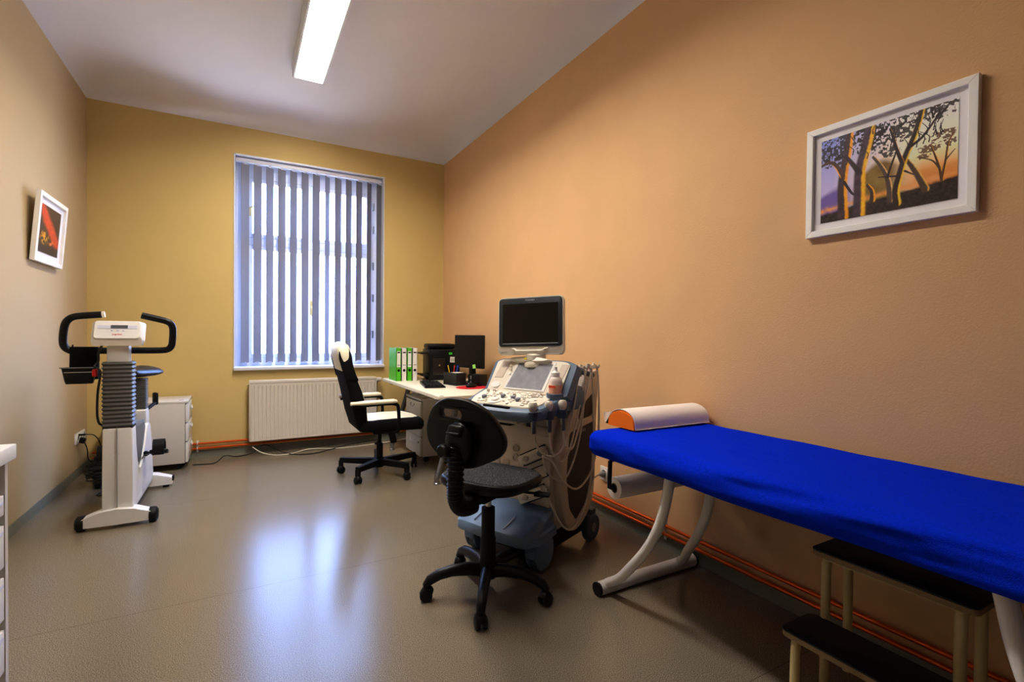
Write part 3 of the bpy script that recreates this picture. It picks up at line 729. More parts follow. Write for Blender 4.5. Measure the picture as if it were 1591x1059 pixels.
# seat: black shell with cream pad
def seat_ring(x, w, z0, z1): 
    return [Vector((x, y, z)) for y, z in rr(2*w, z1-z0, (z1-z0)*.42, 5, (0, (z0+z1)/2))]
S = [(-.20, .17, .40, .44), (-.18, .215, .385, .465), (-.05, .235, .38, .475), (.12, .24, .38, .478), (.24, .235, .375, .475), (.295, .215, .37, .465), (.318, .18, .385, .445)]
b = MB().loft([seat_ring(*q) for q in S]); b.build('seat', M['blackfab'], ch, ang=70)
b = MB()
def pad_ring(x, w, z): return [Vector((x, w*math.sin(t), z+.016*abs(math.cos(t))**.6 if abs(t) < 1.5 else z)) for t in [(-1+2*k/12)*1.48 for k in range(13)]]+[Vector((x, w*s, z-.03)) for s in (1, -1)]
b.loft([pad_ring(-.185, .14, .452), pad_ring(-.1, .19, .466), pad_ring(.1, .2, .47), pad_ring(.23, .195, .466), pad_ring(.29, .17, .452)]); b.build('seat_pad', M['leatherette'], ch, ang=70)
# backrest: side profile swept across the width
bk = [(-.19, .385), (-.215, .41), (-.25, .53), (-.285, .70), (-.32, .84), (-.34, .93)]
fr = [(-.15, .40), (-.14, .47), (-.15, .58), (-.185, .70), (-.235, .83), (-.255, .92)]
def back_ring(xb, zb, xf, zf, w):
    c = Vector(((xb+xf)/2, 0, (zb+zf)/2)); t = math.hypot(xf-xb, zf-zb); u = Vector((xf-xb, 0, zf-zb)).normalized()
    return [c+u*p+Vector((0, q, 0)) for p, q in rr(t, 2*w, t*.38, 5)]
ws = [.17, .20, .22, .225, .217, .205]
b = MB().loft([back_ring(*p, *q, w) for p, q, w in zip(bk, fr, ws)]); b.build('backrest', M['blackfab'], ch, ang=70)
hb = [(-.330, .865), (-.345, .925), (-.362, .98), (-.369, 1.03), (-.352, 1.072), (-.322, 1.088)]
hf = [(-.248, .862), (-.257, .915), (-.262, .97), (-.266, 1.02), (-.280, 1.06), (-.305, 1.084)]
hwid = [.207, .203, .197, .187, .166, .115]
b = MB().loft([back_ring(*p, *q, w) for p, q, w in zip(hb, hf, hwid)]); b.build('headrest', M['leatherette'], ch, ang=70)
sp = smooth_poly([(-.305, .80), (-.326, .85), (-.343, .91), (-.357, .975), (-.352, 1.025), (-.322, 1.055), (-.288, 1.043), (-.266, .99), (-.258, .92), (-.236, .84), (-.222, .79)], 5)
for s in (-1, 1):
    def at(d, k=1): return [Vector((-.30+(x+.30)*k, s*(.2205-max(0, z-.80)*.10-max(0, z-.96)*.30+d), .92+(z-.92)*k)) for x, z in sp]
    b = MB(); b.loft([at(-.03), at(-.004), at(.001, .97), at(.003, .9)]); b.build('headrest_side', M['blackfab'], ch, ang=70)
b = MB(); rings = []
for (p, q, w) in list(zip(bk, fr, ws))[1:]:
    xf, zf = q; rings.append([Vector((xf-.012, y, zf)) for y in (-w*.72,)]+[Vector((xf+.010, y, zf)) for y in (-w*.66, -w*.3, 0, w*.3, w*.66)]+[Vector((xf-.012, w*.72, zf))])
b.loft(rings, cap=True); b.build('backrest_pad', M['leatherette'], ch, ang=70)
for s in (-1, 1):
    y = s*.255
    b = MB(); b.tube([(-.27, y, .602), (-.02, y, .608), (.06, y, .600), (.082, y, .565), (.085, y, .40), (.06, y-s*.03, .375), (.0, y-s*.1, .37)], .009, 10, sm=4, sq=(1, 1.5)); fm = b.build('arm_frame', M['blackmat'], ch)
    b = MB(); b.tube([(-.285, y, .622), (-.265, y, .622), (-.12, y, .624), (.03, y, .626), (.06, y, .624), (.075, y, .622)], [.006, .02, .024, .024, .02, .006], 14, sm=4, sq=(1.25, .72)); b.build('arm_pad', M['leatherette'], ch, ang=80)

# ------------------------------------------------------------------ black work stool with backrest
st = thing('work_chair', 'black swivel work chair with bellows-covered back bar before the scanner', 'swivel chair', (.973, 1.955, 0), 29)
b = MB(); b.lathe([(0, .075), (.04, .075), (.046, .085), (.046, .125), (.036, .145), (.034, .25), (.030, .255), (.030, .385), (0, .387)], 28); b.build('gas_column', M['blackmat'], st)
b = MB(); b.cyl((0, 0, .38), (0, 0, .46), .014); b.build('piston', M['chrome'], st)
for k in range(5):
    a = 22-29+72*k
    d = Vector((math.cos(R(a)), math.sin(R(a)), 0)); n = Vector((-d.y, d.x, 0)); rings = []
    for q, z, hh, wd in ((.025, .105, .032, .026), (.09, .118, .03, .025), (.16, .118, .026, .023), (.22, .106, .022, .021), (.262, .085, .02, .02), (.284, .062, .012, .017)):
        sl = .0 if q < .2 else -.8
        rings.append([d*(q+hh*math.sin(t)*.4*(q > .2))+n*wd*math.cos(t)+Vector((0, 0, z+hh*math.sin(t))) for t in [2*PI*j/14 for j in range(14)]])
    lg = MB().loft(rings).build('base_leg', M['black'], st, ang=60)
    caster_pair((d.x*.272, d.y*.272), R(a+100+k*35), .027, .048, M['rubber'], lg)
# dished seat
def srr(w, h, e, n=48):
    out = []
    for k in range(n):
        t = 2*PI*k/n; c, s = math.cos(t), math.sin(t)
        out.append((w*math.copysign(abs(c)**(2/e), c), h*math.copysign(abs(s)**(2/e), s)))
    return out
SC = (.055, .02)
rings = []
def dish(x, y):
    return -.016*math.exp(-((x/.15)**2+(y/.15)**2)) - .012*max(0, x/.21)**2*1.0 + .012*max(0, -x/.21)**2
for sc, z, dd in ((.55, .468, 0), (.90, .474, .2), (.985, .486, .6), (1.0, .502, 1), (.985, .515, 1), (.95, .523, 1)):
    rings.append([Vector((SC[0]+x*sc, SC[1]+y*sc, z+dish(x*sc, y*sc)*dd)) for x, y in srr(.205, .212, 3.0)])
b = MB().loft(rings); b.build('seat', M['black'], st, ang=60)
rings = []
for sc in (.952, .93, .8, .6, .4, .2, .05):
    rings.append([Vector((SC[0]+x*sc, SC[1]+y*sc, .5245+dish(x*sc, y*sc)+(.0015 if sc < .94 else 0))) for x, y in srr(.205, .212, 3.0)])
MB().loft(rings).build('seat_surface', M['speckle'], st, ang=60)
b = MB(); b.box((-.02, 0, .462), (.24, .15, .028), bev=.008); b.box((-.12, 0, .452), (.14, .07, .045), bev=.012); b.tube([(.06, -.05, .455), (.1, -.15, .45), (.12, -.19, .447)], .006, 8); b.box((.125, -.205, .445), (.05, .07, .012), rot=(0, 0, 20), bev=.005)
b.build('seat_mechanism', M['blackmat'], st)
out = smooth_poly([(0, .895), (-.075, .885), (-.15, .84), (-.195, .77), (-.205, .715), (-.18, .665), (-.12, .63), (-.06, .605), (0, .597), (.06, .605), (.12, .63), (.18, .665), (.205, .715), (.195, .77), (.15, .84), (.075, .885)], 6)
hole = rr(.115, .036, .018, 6, (.035, .828))
b = plate([out, hole], .034, .010)
bmesh.ops.triangulate(b.bm, faces=b.bm.faces)
def bend(v):      # plate XY -> local YZ, curved round the sitter, leaning back a little
    y, z, d = v.x, v.y, v.z
    return Vector((-.185+d+.85*y*y-.12*(z-.72), y+.018, z))
b.warp(bend); b.build('backrest', M['black'], st, ang=50)
b = MB(); b.ball((-.222, .0, .715), (.028, .066, .085), 24); b.box((-.235, .0, .765), (.035, .075, .05), rot=(0, 12, 0), bev=.012); b.box((-.255, .0, .755), (.022, .065, .010), rot=(0, 25, 0), bev=.003)
b.build('back_bracket', M['black'], st, ang=50)
b = MB(); Mx = Matrix.Translation((-.25, .03, .688)) @ Matrix.Rotation(R(-90), 4, 'Y') @ Matrix.Rotation(0, 4, 'Z')
prof = [(0, 0), (.02, 0), (.02, .012), (.026, .014), (.027, .038), (.021, .046), (0, .047)]
rings = [[Mx @ Vector((rad*(1+.06*(j % 2)*(rad > .024))*math.cos(2*PI*j/24), rad*(1+.06*(j % 2)*(rad > .024))*math.sin(2*PI*j/24), z)) for j in range(24)] for rad, z in [(max(p[0], 1e-4), p[1]) for p in prof]]
b.loft(rings); b.build('height_knob', M['black'], st, ang=30)
path = catmull([Vector(p) for p in ((-.228, 0, .70), (-.236, 0, .64), (-.238, 0, .55), (-.232, 0, .49), (-.205, 0, .448), (-.16, 0, .432), (-.115, 0, .43))], 14)
rad = [.032+.005*(1 if (i % 3) == 1 else -.3) for i in range(len(path))]
b = MB(); b.tube(path, rad, 18); b.build('bellows', M['rubber'], st, ang=20)

# ------------------------------------------------------------------ ultrasound scanner
us = thing('ultrasound_scanner', 'beige and blue ultrasound scanner on wheels with a monitor on top', 'medical scanner', (1.19, 2.22, 0), 203.3)
YC = .02; HWD = .235     # local +X faces the operator, +Y is the photo's right
# base foot cover
b = MB()
poly = fillet([(-.12, -.215), (.05, -.235), (.135, -.20), (.15, .02), (.135, .24), (.05, .275), (-.12, .255)], [.01, .02, .02, .05, .02, .02, .01], 3)
def fc(z, k, dx): return [Vector((-.12+(x+.12)*k+dx*0, YC+(y-.02)*(1 if k == 1 else .94), z)) for x, y in poly]
rings = [fc(.150, .985, 0), fc(.156, 1.0, 0), fc(.196, 1.0, 0), fc(.203, .985, 0)]
rings.append([Vector((-.12+(x+.12)*.14, YC+(y-.02)*.90, .282)) for x, y in poly])
b.loft(rings); b.build('foot_cover', M['usblued2'], us, ang=35)
b = MB(); b.box((.075, .10, .2315), (.10, .004, .004), rot=(0, 19, 0)); b.build('foot_seam', M['whitecard'], us)
b = MB(); b.box((.075, -.09, .2315), (.10, .004, .004), rot=(0, 19, 0)); b.build('foot_seam', M['usblued'], us)
b = MB(); b.prism([(-.50, .10), (-.46, .06), (-.02, .06), (.06, .10), (.06, .158), (-.50, .158)], 1, YC-.2, YC+.2, bev=.006); b.build('chassis', M['blackmat'], us)
def uswheel(x, y, r, w, fender):
    b = MB(); b.tube([(x, y-w/2, r), (x, y-w/2+.006, r), (x, y+w/2-.006, r), (x, y+w/2, r)], [r-.006, r, r, r-.006], 32); wl = b.build('wheel', M['usblued'], us)
    b = MB(); b.cyl((x, y-w/2-.003, r), (x, y+w/2+.003, r), r*.35, seg=20); b.build('hub_cap', M['grey'], wl)
    b = MB(); b.box((x-.01, y, r*2+.002), (.05, .03, .05), bev=.005)
    if fender:
        fp = fillet([(x+.085, .15), (x+.08, .075), (x+.05, .014), (x-.03, .014), (x-.07, .06), (x-.07, .15)], .03, 4)
        for s in (-1, 1): b.prism(fp, 1, y+s*(w/2+.006)-.005, y+s*(w/2+.006)+.005, bev=.002)
        b.box((x+.078, y, .115), (.012, w+.014, .07), rot=(0, -4, 0), bev=.004)
    b.build('wheel_fork', M['usblued2'] if fender else M['usblued'], wl)
uswheel(-.02, YC-.2, .066, .045, True); uswheel(-.02, YC+.2, .066, .045, True)
uswheel(-.49, YC-.225, .075, .04, False); uswheel(-.49, YC+.225, .075, .04, False)
# tower body
b = MB(); b.prism(fillet([(-.50, .15), (-.11, .15), (-.10, .30), (-.10, .66), (-.115, .755), (-.48, .90), (-.52, .90)], .02, 4), 1, YC-.20, YC+.20, bev=.008); b.build('tower', M['taupefront'], us, ang=35)
# side frames with dark grille insets
outl = [(-.520, .945), (-.506, .724), (-.497, .506), (-.488, .325), (-.455, .225), (-.387, .160), (-.300, .125), (-.225, .145), (-.165, .235), (-.128, .43), (-.124, .58), (-.15, .68), (-.22, .76), (-.30, .85), (-.37, .925), (-.43, .95)]
h1 = fillet([(-.30, .755), (-.475, .845), (-.478, .715), (-.31, .700)], .03, 5)
h2 = fillet([(-.215, .650), (-.485, .680), (-.480, .36), (-.40, .235), (-.30, .168), (-.22, .26), (-.19, .43)], .03, 5)
for s in (-1, 1):
    b = plate([smooth_poly(outl, 4), h1, h2], .05, .008)
    b.warp(lambda v: Vector((v.x, YC+s*.222-v.z, v.y))); sf = b.build('side_frame', M['taupe'], us, ang=40)
    for h, nm in ((h1, 'upper_grille'), (h2, 'lower_grille')):
        b = MB(); b.prism(h, 1, YC+s*.205, YC+s*.236, bev=0); b.build(nm, M['darkbrown'], sf)
text('Aplio', .035, 'model_lettering', M['taupe'], us, (-.36, YC+.2375, .645), (90, 0, 180))
# front face fittings
fx = -.098
b = MB(); b.box((fx, .13, .665), (.012, .17, .05), bev=.004); b.build('media_door', M['taupe'], us)
b = MB(); b.box((fx+.002, .10, .69), (.012, .05, .02), bev=.002); b.build('media_slot', M['darkbrown'], us)
for z in (.555, .505):
    b = MB(); b.lathe([(0, 0), (.021, 0), (.021, .006), (.014, .008), (.013, .002), (0, .002)], 20, M=Matrix.Translation((fx-.001, .005, z)) @ Matrix.Rotation(R(90), 4, 'Y')); b.build('round_socket', M['taupe'], us)
for y in (-.125, -.06):
    b = MB(); b.box((fx, y, .467), (.008, .045, .032), bev=.002); b.build('recess_cover', M['taupe'], us)
PH = 27
for k, z in enumerate((.535, .435, .335)):
    b = MB(); yc = .125
    for dy, dz, sy, sz in ((0, .03, .17, .005), (0, -.03, .17, .005), (.083, 0, .005, .065), (-.083, 0, .005, .065)):
        a = R(PH); b.box((fx, yc+dy*math.cos(a)-dz*math.sin(a), z+dy*math.sin(a)+dz*math.cos(a)), (.008, sy, sz), rot=(PH, 0, 0))
    b.build('port_frame', M['blackmat'], us)
# console
deck = [(-.30, -.22), (.02, -.235), (.075, -.225), (.105, -.18), (.118, .02), (.105, .215), (.07, .262), (.0, .285), (-.16, .29), (-.30, .28)]
dk = smooth_poly(deck, 5)
def ring(k, z0, sl): return [Vector((x*1.0 if 1 else x, YC+.01+(y-.03)*k, z0+sl*(.11-x))) for x, y in dk]
rings = [[Vector((-.1+(x+.1)*.86, .03+(y-.03)*.86, .735+.10*(.11-x))) for x, y in dk], [Vector((-.1+(x+.1)*.97, .03+(y-.03)*.97, .745+.10*(.11-x))) for x, y in dk],
         [Vector((x, y, .765+.14*(.11-x))) for x, y in dk], [Vector((x, y, .785+.20*(.11-x))) for x, y in dk], [Vector((-.1+(x+.1)*.97, .03+(y-.03)*.97, .793+.24*(.11-x))) for x, y in dk]]
b = MB().loft(rings); b.build('console_tray', M['usblue'], us, ang=40)
for yy, l in ((.02, .17), (-.185, .06)):
    b = MB(); b.prism(rr(.016, l, .007, 4, (.088 if l > .1 else .05, yy)), 2, .79, .8055, bev=.002)
    if l < .1: b.xf(Matrix.Translation((0, 0, .006)))
    b.build('hand_slot', M['blackmat'], us)
b = MB(); b.box((.03, .0, .738), (.12, .3, .03), bev=.008); b.build('tray_underside', M['creamplastic'], us); b = MB(); b.cyl((-.06, -.02, .70), (-.06, -.02, .76), .03); b.box((-.06, -.02, .695), (.1, .1, .012)); b.build('tray_pivot', M['blackmat'], us)
# keyboard deck (local plane rising to the back)
def dz(x): return .812+.26*(.07-x)
kd = fillet([(.072, -.17), (.072, .185), (.03, .235), (-.115, .25), (-.115, -.215), (.0, -.205)], .02, 4)
rings = [[Vector((x, y, dz(x)+q-.006)) for x, y in kd] for q in (-.03, .0)]+[[Vector((-.02+(x+.02)*.985, .02+(y-.02)*.985, dz(x)-.003)) for x, y in kd]]
b = MB().loft(rings); b.build('key_deck', M['creamplastic'], us, ang=40)
KM = Euler((0, R(14.6), 0)).to_matrix().to_4x4()
def onkey(x, y): return Matrix.Translation((x, y, dz(x)-.004)) @ KM
for x, y, r in ((.01, -.125, .014), (-.02, -.02, .014), (-.015, .05, .014), (.005, .095, .014)):
    b = MB(); b.lathe([(0, 0), (r, 0), (r*.95, .014), (r*.7, .017), (0, .017)], 18, M=onkey(x, y)); b.build('dial', M['knobgrey'], us)
b = MB(); b.lathe([(0, 0), (.036, 0), (.036, .005), (.028, .008), (.024, .006), (.018, .016), (0, .02)], 28, M=onkey(.035, -.03)); b.build('trackball', M['keywhite'], us)
for row in range(7):
    x = .055-row*.024
    for q in range(15):
        y = -.15+q*.0235+(row % 2)*.006
        if random.random() < .62 and not (abs(x-.035) < .04 and abs(y+.03) < .045):
            MB().box((x, y, dz(x)), (.012, .019 if random.random() < .2 else .013, .008), rot=(0, 14.6, 0), bev=.002, seg=1).build('key', M['keywhite'], us)
for x, y in ((-.075, -.17), (-.08, -.13), (-.05, -.06), (-.05, .03)):
    b = MB(); b.lathe([(0, 0), (.009, 0), (.008, .015), (0, .016)], 14, M=onkey(x, y)); b.build('toggle', M['taupe'], us)
# fader block
b = MB(); b.xf(Matrix())
for q in range(6): b.box((-.05-.013*q, .14+.012*q*.5, dz(-.05-.013*q)), (.005, .07, .006), rot=(0, 14.6, 12))
b.build('gain_fader', M['taupe'], us)
# upright panel : from (-.10, .85) to (-.19, 1.02)
def up(t, y, d=0):       # t 0..1 up the panel, d out of the panel
    return Vector((-.10-.095*t+d*.88, y, .846+.172*t+d*.48))
pn = fillet([(-.225, 0), (.315, 0), (.325, .95), (.27, 1.06), (-.16, 1.06), (-.215, .95)], .05, 5)
rings = [[up(t, y, d) for y, t in pn] for d in (-.05, -.02)]+[[up(.5+(t-.5)*.96, .05+(y-.05)*.985, 0) for y, t in pn]]
b = MB().loft(rings); b.build('control_panel', M['usblue'], us, ang=40)
pn2 = fillet([(-.2, .0), (.27, .0), (.285, .93), (.25, 1.0), (-.15, 1.0), (-.19, .92)], .04, 5)
rings = [[up(t, y, d) for y, t in pn2] for d in (-.004, .006)]; b = MB().loft(rings); b.build('panel_face', M['creamplastic'], us, ang=40)
b = MB(); b.loft([[up(t, y, d) for y, t in ((-.075, .14), (.16, .14), (.185, .90), (-.035, .90))] for d in (.004, .008)]); b.build('touch_screen', M['touch'], us)
b = MB()
fr_ = [(-.09, .10), (.175, .10), (.2, .94), (-.05, .94)]; inn = [(-.075, .14), (.16, .14), (.185, .90), (-.035, .90)]
for i in range(4):
    j = (i+1) % 4; b.loft([[up(t, y, d) for y, t in (fr_[i], fr_[j], inn[j], inn[i])] for d in (.004, .009)])
b.build('screen_frame', M['white'], us)
for y0, y1 in ((-.175, -.11), (.215, .268)):
    b = MB(); b.loft([[up(t, y, d) for y, t in ((y0, .42), (y1-.01, .42), (y1+.012, .92), (y0+.022, .92))] for d in (.004, .0085)]); b.build('speaker_grille', M['taupe'], us)
b = MB(); pts = [(-.15+.03*math.cos(2*PI*k/20), .2+.09*math.sin(2*PI*k/20)) for k in range(20)]; b.loft([[up(t, y, d) for y, t in pts] for d in (.004, .010)]); b.build('power_button', M['white'], us)
for y, t in ((-.075, .55), (-.08, .7), (-.085, .8), (.21, .3), (.22, .45)):
    b = MB(); b.loft([[up(t+.03*math.sin(2*PI*k/12), y+.007*math.cos(2*PI*k/12), d) for k in range(12)] for d in (.004, .014)]); b.build('panel_button', M['knobgrey'] if y > 0 else M['keywhite'], us)
b = MB(); b.loft([[up(t, y, d) for y, t in ((-.09, .95), (-.05, .95), (-.045, 1.0), (-.085, 1.0))] for d in (.004, .0085)]); b.build('warning_sticker', M['yellowst'], us)
# hump between panel and monitor neck
hump = smooth_poly([(-.09, .93), (0, .90), (.13, .93), (.17, .99), (.10, 1.05), (.03, 1.065), (-.05, 1.05), (-.10, .99)], 5)
b = MB(); b.loft([[up(t, y, d) for y, t in hump] for d in (.0, .02)]+[[up(.98+(t-.98)*.8, .03+(y-.03)*.9, .03) for y, t in hump]]); b.build('panel_hump', M['creamplastic'], us, ang=60)
b = MB(); b.loft([[up(.985+.035*math.sin(2*PI*k/16), .015+.011*math.cos(2*PI*k/16), d) for k in range(16)] for d in (.02, .033)]); b.build('warning_sticker', M['yellowst'], us)
b = MB(); b.box(up(.985, .055, .032), (.004, .018, .016)); b.build('dark_sticker', M['blackmat'], us)
b = MB(); b.lathe([(0, .985), (.06, .985), (.062, 1.0), (.056, 1.012), (.052, 1.02), (.056, 1.024), (.056, 1.05), (.045, 1.058), (0, 1.06)], 32, o=(-.215, .045, 0)); b.build('monitor_neck', M['creamplastic'], us)
# monitor
mo = MB(); mw, mh = .372, .318
Mm = Matrix.Translation((-.20, .020, 1.208)) @ Matrix.Rotation(R(17), 4, 'Z') @ Matrix.Rotation(R(2.2), 4, 'X') @ Matrix.Rotation(R(-5), 4, 'Y')
mo.prism(rr(mw, mh, .022, 6), 0, -.032, .008, bev=.008); mo.box((-.045, 0, -.01), (.05, .24, .22), bev=.02); mo.box((-.03, 0.01, -.155), (.05, .09, .05), bev=.01); mo.xf(Mm); scr = mo.build('monitor', M['creamplastic'], us, ang=40)
b = MB(); b.prism(rr(mw-.012, mh-.052, .016, 6, (0, .02)), 0, .006, .012, bev=.002); b.xf(Mm); b.build('bezel', M['bezel'], scr, ang=40)
b = MB(); b.box((.0122, 0, .012), (.002, mw-.055, mh-.10)); b.xf(Mm); b.build('screen', M['screen'], scr)
b = MB(); b.box((.0125, 0, -.0975), (.002, mw-.055, .003)); b.xf(Mm); b.build('screen_edge', M['silver'], scr)
b = MB(); b.tube([(.010, -.10, -.126), (.014, -.085, -.128), (.022, -.075, -.138), (.022, .075, -.138), (.014, .085, -.128), (.010, .10, -.126)], .007, 10, sq=(1, .8)); b.xf(Mm); b.build('handle', M['creamplastic'], scr)
tx = text('TOSHIBA', .0135, 'brand_lettering', M['silver'], scr, (0, 0, 0), (0, 0, 0)); tx.matrix_local = Mm @ Matrix.Translation((.0128, 0, .139)) @ Euler((R(90), 0, R(90))).to_matrix().to_4x4()
tx = text('Aplio XG', .009, 'model_lettering', M['grey'], scr, (0, 0, 0), (0, 0, 0)); tx.matrix_local = Mm @ Matrix.Translation((.0088, -.15, -.143)) @ Euler((R(90), 0, R(90))).to_matrix().to_4x4()
# probe cups on the right edge, bottle holder, cable hooks
CUPS = [(.075, .235), (-.005, .272), (-.085, .300)]
for x, y in CUPS:
    b = MB(); b.lathe([(.019, 0), (.025, .0), (.027, .04), (.023, .042), (.021, .04), (.017, .006)], 20, o=(x, y, .752)); b.box((x-.012, y-.022, .768), (.05, .03, .022), bev=.005); b.box((x+.012, y+.016, .722), (.022, .010, .06), bev=.003); b.build('probe_cup', M['usblued'], us)
b = MB(); b.lathe([(.0, 0), (.044, 0), (.046, .05), (.042, .052), (.040, .006), (0, .006)], 24, o=(-.105, .245, .815)); b.box((-.12, .215, .82), (.06, .07, .03), bev=.006); b.build('bottle_holder', M['usblue'], us)
for k in range(5):
    x = -.245-.042*k; b = MB(); b.tube([(x+.02, .27, .94), (x+.01, .285, .985), (x, .30, .995), (x-.012, .315, .985), (x-.015, .318, 1.0)], .006, 8, sm=3); b.build('cable_hook', M['taupe'], us)
b = MB(); b.tube([(-.20, .262, .955), (-.30, .272, .965), (-.44, .272, .94)], .014, 12, sm=3); b.build('hook_rail', M['usblued'], us)

# world transform of scanner-local points for loose items that stand on it
def U(p):
    a = R(203.3); return (1.19+p[0]*math.cos(a)-p[1]*math.sin(a), 2.22+p[0]*math.sin(a)+p[1]*math.cos(a), p[2])
bt = thing('gel_bottle', 'white squeeze bottle with orange label in the scanner holder', 'bottle', U((-.105, .245, .822)), 203.3)
b = MB(); b.lathe([(0, 0), (.030, 0), (.033, .004), (.033, .115), (.028, .135), (.018, .143), (0, .143)], 28); b.build('bottle', M['gel'], bt)
b = MB(); b.lathe([(.0334, .025), (.0338, .027), (.0338, .095), (.0334, .097)], 28); lbm = b.build('label_band', M['gellabel'], bt)
b = MB(); b.box((.0335, 0, .088), (.003, .036, .012)); b.build('label_print', mat('label_red', (230, 80, 50), .5), lbm)
b = MB(); b.lathe([(0, .143), (.022, .143), (.022, .165), (.012, .172), (.007, .188), (.008, .196), (0, .199)], 20); b.build('cap', M['white'], bt)
bt.scale = (1, 1, .9)
PR = 'ultrasound probes on the scanner'
CN = [(-.07, .165, .555), (-.07, .165, .355), None]
paths = [
  [(.075, .235, .70), (.06, .255, .62), (.0, .285, .575), (-.09, .30, .60), (-.17, .305, .75), (-.235, .305, .965), (-.255, .30, 1.003), (-.285, .312, .95), (-.26, .31, .70), (-.20, .30, .52), (-.12, .285, .43), (-.03, .26, .48), (-.015, .235, .545), (-.06, .22, .582)],
  [(-.005, .272, .70), (-.015, .285, .60), (-.08, .30, .535), (-.16, .305, .60), (-.26, .308, .85), (-.31, .305, .98), (-.33, .302, 1.003), (-.36, .312, .95), (-.385, .312, .6), (-.34, .31, .32), (-.22, .30, .175), (-.12, .29, .20), (-.03, .275, .33), (-.02, .25, .40), (-.06, .228, .39)],
  [(-.085, .300, .70), (-.10, .31, .62), (-.17, .315, .60), (-.27, .315, .80), (-.37, .308, .98), (-.40, .303, 1.003), (-.425, .314, .94), (-.44, .314, .65), (-.38, .312, .45), (-.24, .31, .37), (-.12, .30, .42), (-.04, .27, .54), (-.02, .235, .56), (-.06, .205, .575)]]
for k, ((x, y), pth) in enumerate(zip(CUPS, paths)):
    t = thing('ultrasound_probe', ('pale ultrasound probe in the front cup nearest the operator, cable looped', 'pale ultrasound probe in the middle cup of the scanner, cable hanging low', 'pale ultrasound probe in the rear cup beside the gel bottle')[k], 'ultrasound probe', U((x, y, .72)), 203.3, PR)
    b = MB(); b.lathe([(0, .0), (.010, 0), (.014, .03), (.016, .07), (.024, .09), (.025, .108), (.018, .118), (0, .121)], 20); b.warp(lambda v: Vector((v.x*1.0, v.y*.8, v.z))); b.build('probe_head', M['creamplastic'], t)
    loc = [(p[0]-x, p[1]-y, p[2]-.72) for p in pth]; loc[0] = (0, 0, .003)
    MB().tube(loc, .0052, 8, sm=6).build('probe_cable', M['cable'], t)
    if CN[k]:
        cx_, cy_, cz_ = CN[k][0]-x, CN[k][1]-y, CN[k][2]-.72
        b = MB(); b.box((cx_, cy_-.03, cz_-.015), (.05, .165, .05), rot=(PH, 0, 0), bev=.008); cn = b.build('connector', M['creamplastic'], t)
        b = MB(); b.tube([(cx_+.026, cy_-.055, cz_-.028), (cx_+.032, cy_-.055, cz_-.028)], [.018, .016], 16, sq=(1, .8)); b.box((cx_+.03, cy_-.055, cz_-.028), (.012, .04, .012), rot=(PH, 0, 0), bev=.003); b.build('connector_latch', M['taupe'], cn)
        b = MB(); b.lathe([(0, 0), (.016, 0), (.014, .012), (.008, .016), (0, .016)], 16, M=Matrix.Translation((cx_+.02, cy_+.03, cz_+.012)) @ Matrix.Rotation(R(90), 4, 'Y')); b.build('cable_boot', M['grey'], cn)

# ------------------------------------------------------------------ exam bed
BX0, BX1, BY0, BY1, BZ = 1.37, 2.02, -.025, 1.755, .73
bd = thing('exam_bed', 'examination bed on white curved tubular legs along the peach wall', 'bed', ((BX0+BX1)/2, (BY0+BY1)/2, 0))
ox, oy = (BX0+BX1)/2, (BY0+BY1)/2
b = MB(); b.box((0, 0, .68), (BX1-BX0-.05, BY1-BY0-.05, .08), bev=.02, seg=3); b.build('mattress', M['mattress'], bd)
b = MB()
for s in (-1, 1): b.box((s*.22, 0, .63), (.035, BY1-BY0-.12, .026), bev=.003); b.box((0, s*(oy-BY0-.08), .63), (.475, .035, .026), bev=.003)
b.build('bed_frame', M['bedwhite'], bd)
leg = [(1.69, .05), (1.613, .105), (1.5385, .187), (1.4546, .291), (1.3936, .397), (1.3586, .497), (1.3318, .625)]
for end in (0, 1):
    for x in (1.44, 1.90):
        lx = [x]*7 if x < 1.6 else [1.90, 1.84, 1.78, 1.74, 1.715, 1.70, 1.695]
        pts = [(q-ox, (y if not end else BY0+BY1-y)-oy, z) for q, (y, z) in zip(lx, leg)]
        MB().tube(pts, .0205, 16, sm=5).build('leg', M['bedwhite'], bd)
    yy = (1.70 if not end else BY0+BY1-1.70)-oy
    ft = MB().tube([(1.395-ox, yy, .03), (2.005-ox, yy, .03)], .030, 18, sq=(.95, 1)).build('foot_bar', M['bedwhite'], bd)
    for x in (1.395, 2.005):
        s = -1 if x < 1.6 else 1
        MB().tube([(x-ox-s*.004, yy, .03), (x-ox+s*.008, yy, .03)], .0312, 18, sq=(.95, .96)).build('end_cap', M['rubber'], ft)
# paper roll holder under the head end
b = MB(); b.tube([(1.66-ox, 1.70-oy, .605), (1.60-ox, 1.71-oy, .592), (1.49-ox, 1.722-oy, .592), (1.475-ox, 1.722-oy, .585), (1.472-ox, 1.722-oy, .50), (1.472-ox, 1.722-oy, .468), (1.49-ox, 1.722-oy, .46), (2.0-ox, 1.722-oy, .46)], .0105, 10)
b.tube([(1.99-ox, 1.722-oy, .46), (1.99-ox, 1.722-oy, .60), (1.95-ox, 1.70-oy, .612)], .008, 10)
b.build('roll_holder', M['black'], bd)
t = thing('paper_roll', 'white roll of couch paper on a black holder under the bed head', 'paper roll', (1.50, 1.722, .46))
b = MB(); b.lathe([(.022, 0), (.050, 0), (.050, .48), (.022, .48), (.022, 0)], 40, M=Matrix.Rotation(R(90), 4, 'Y')); b.build('paper', M['paper'], t)
b = MB(); b.lathe([(.019, -.001), (.022, -.001), (.022, .481), (.019, .481), (.019, -.001)], 24, M=Matrix.Rotation(R(90), 4, 'Y')); b.build('core', M['treadedge'], t)

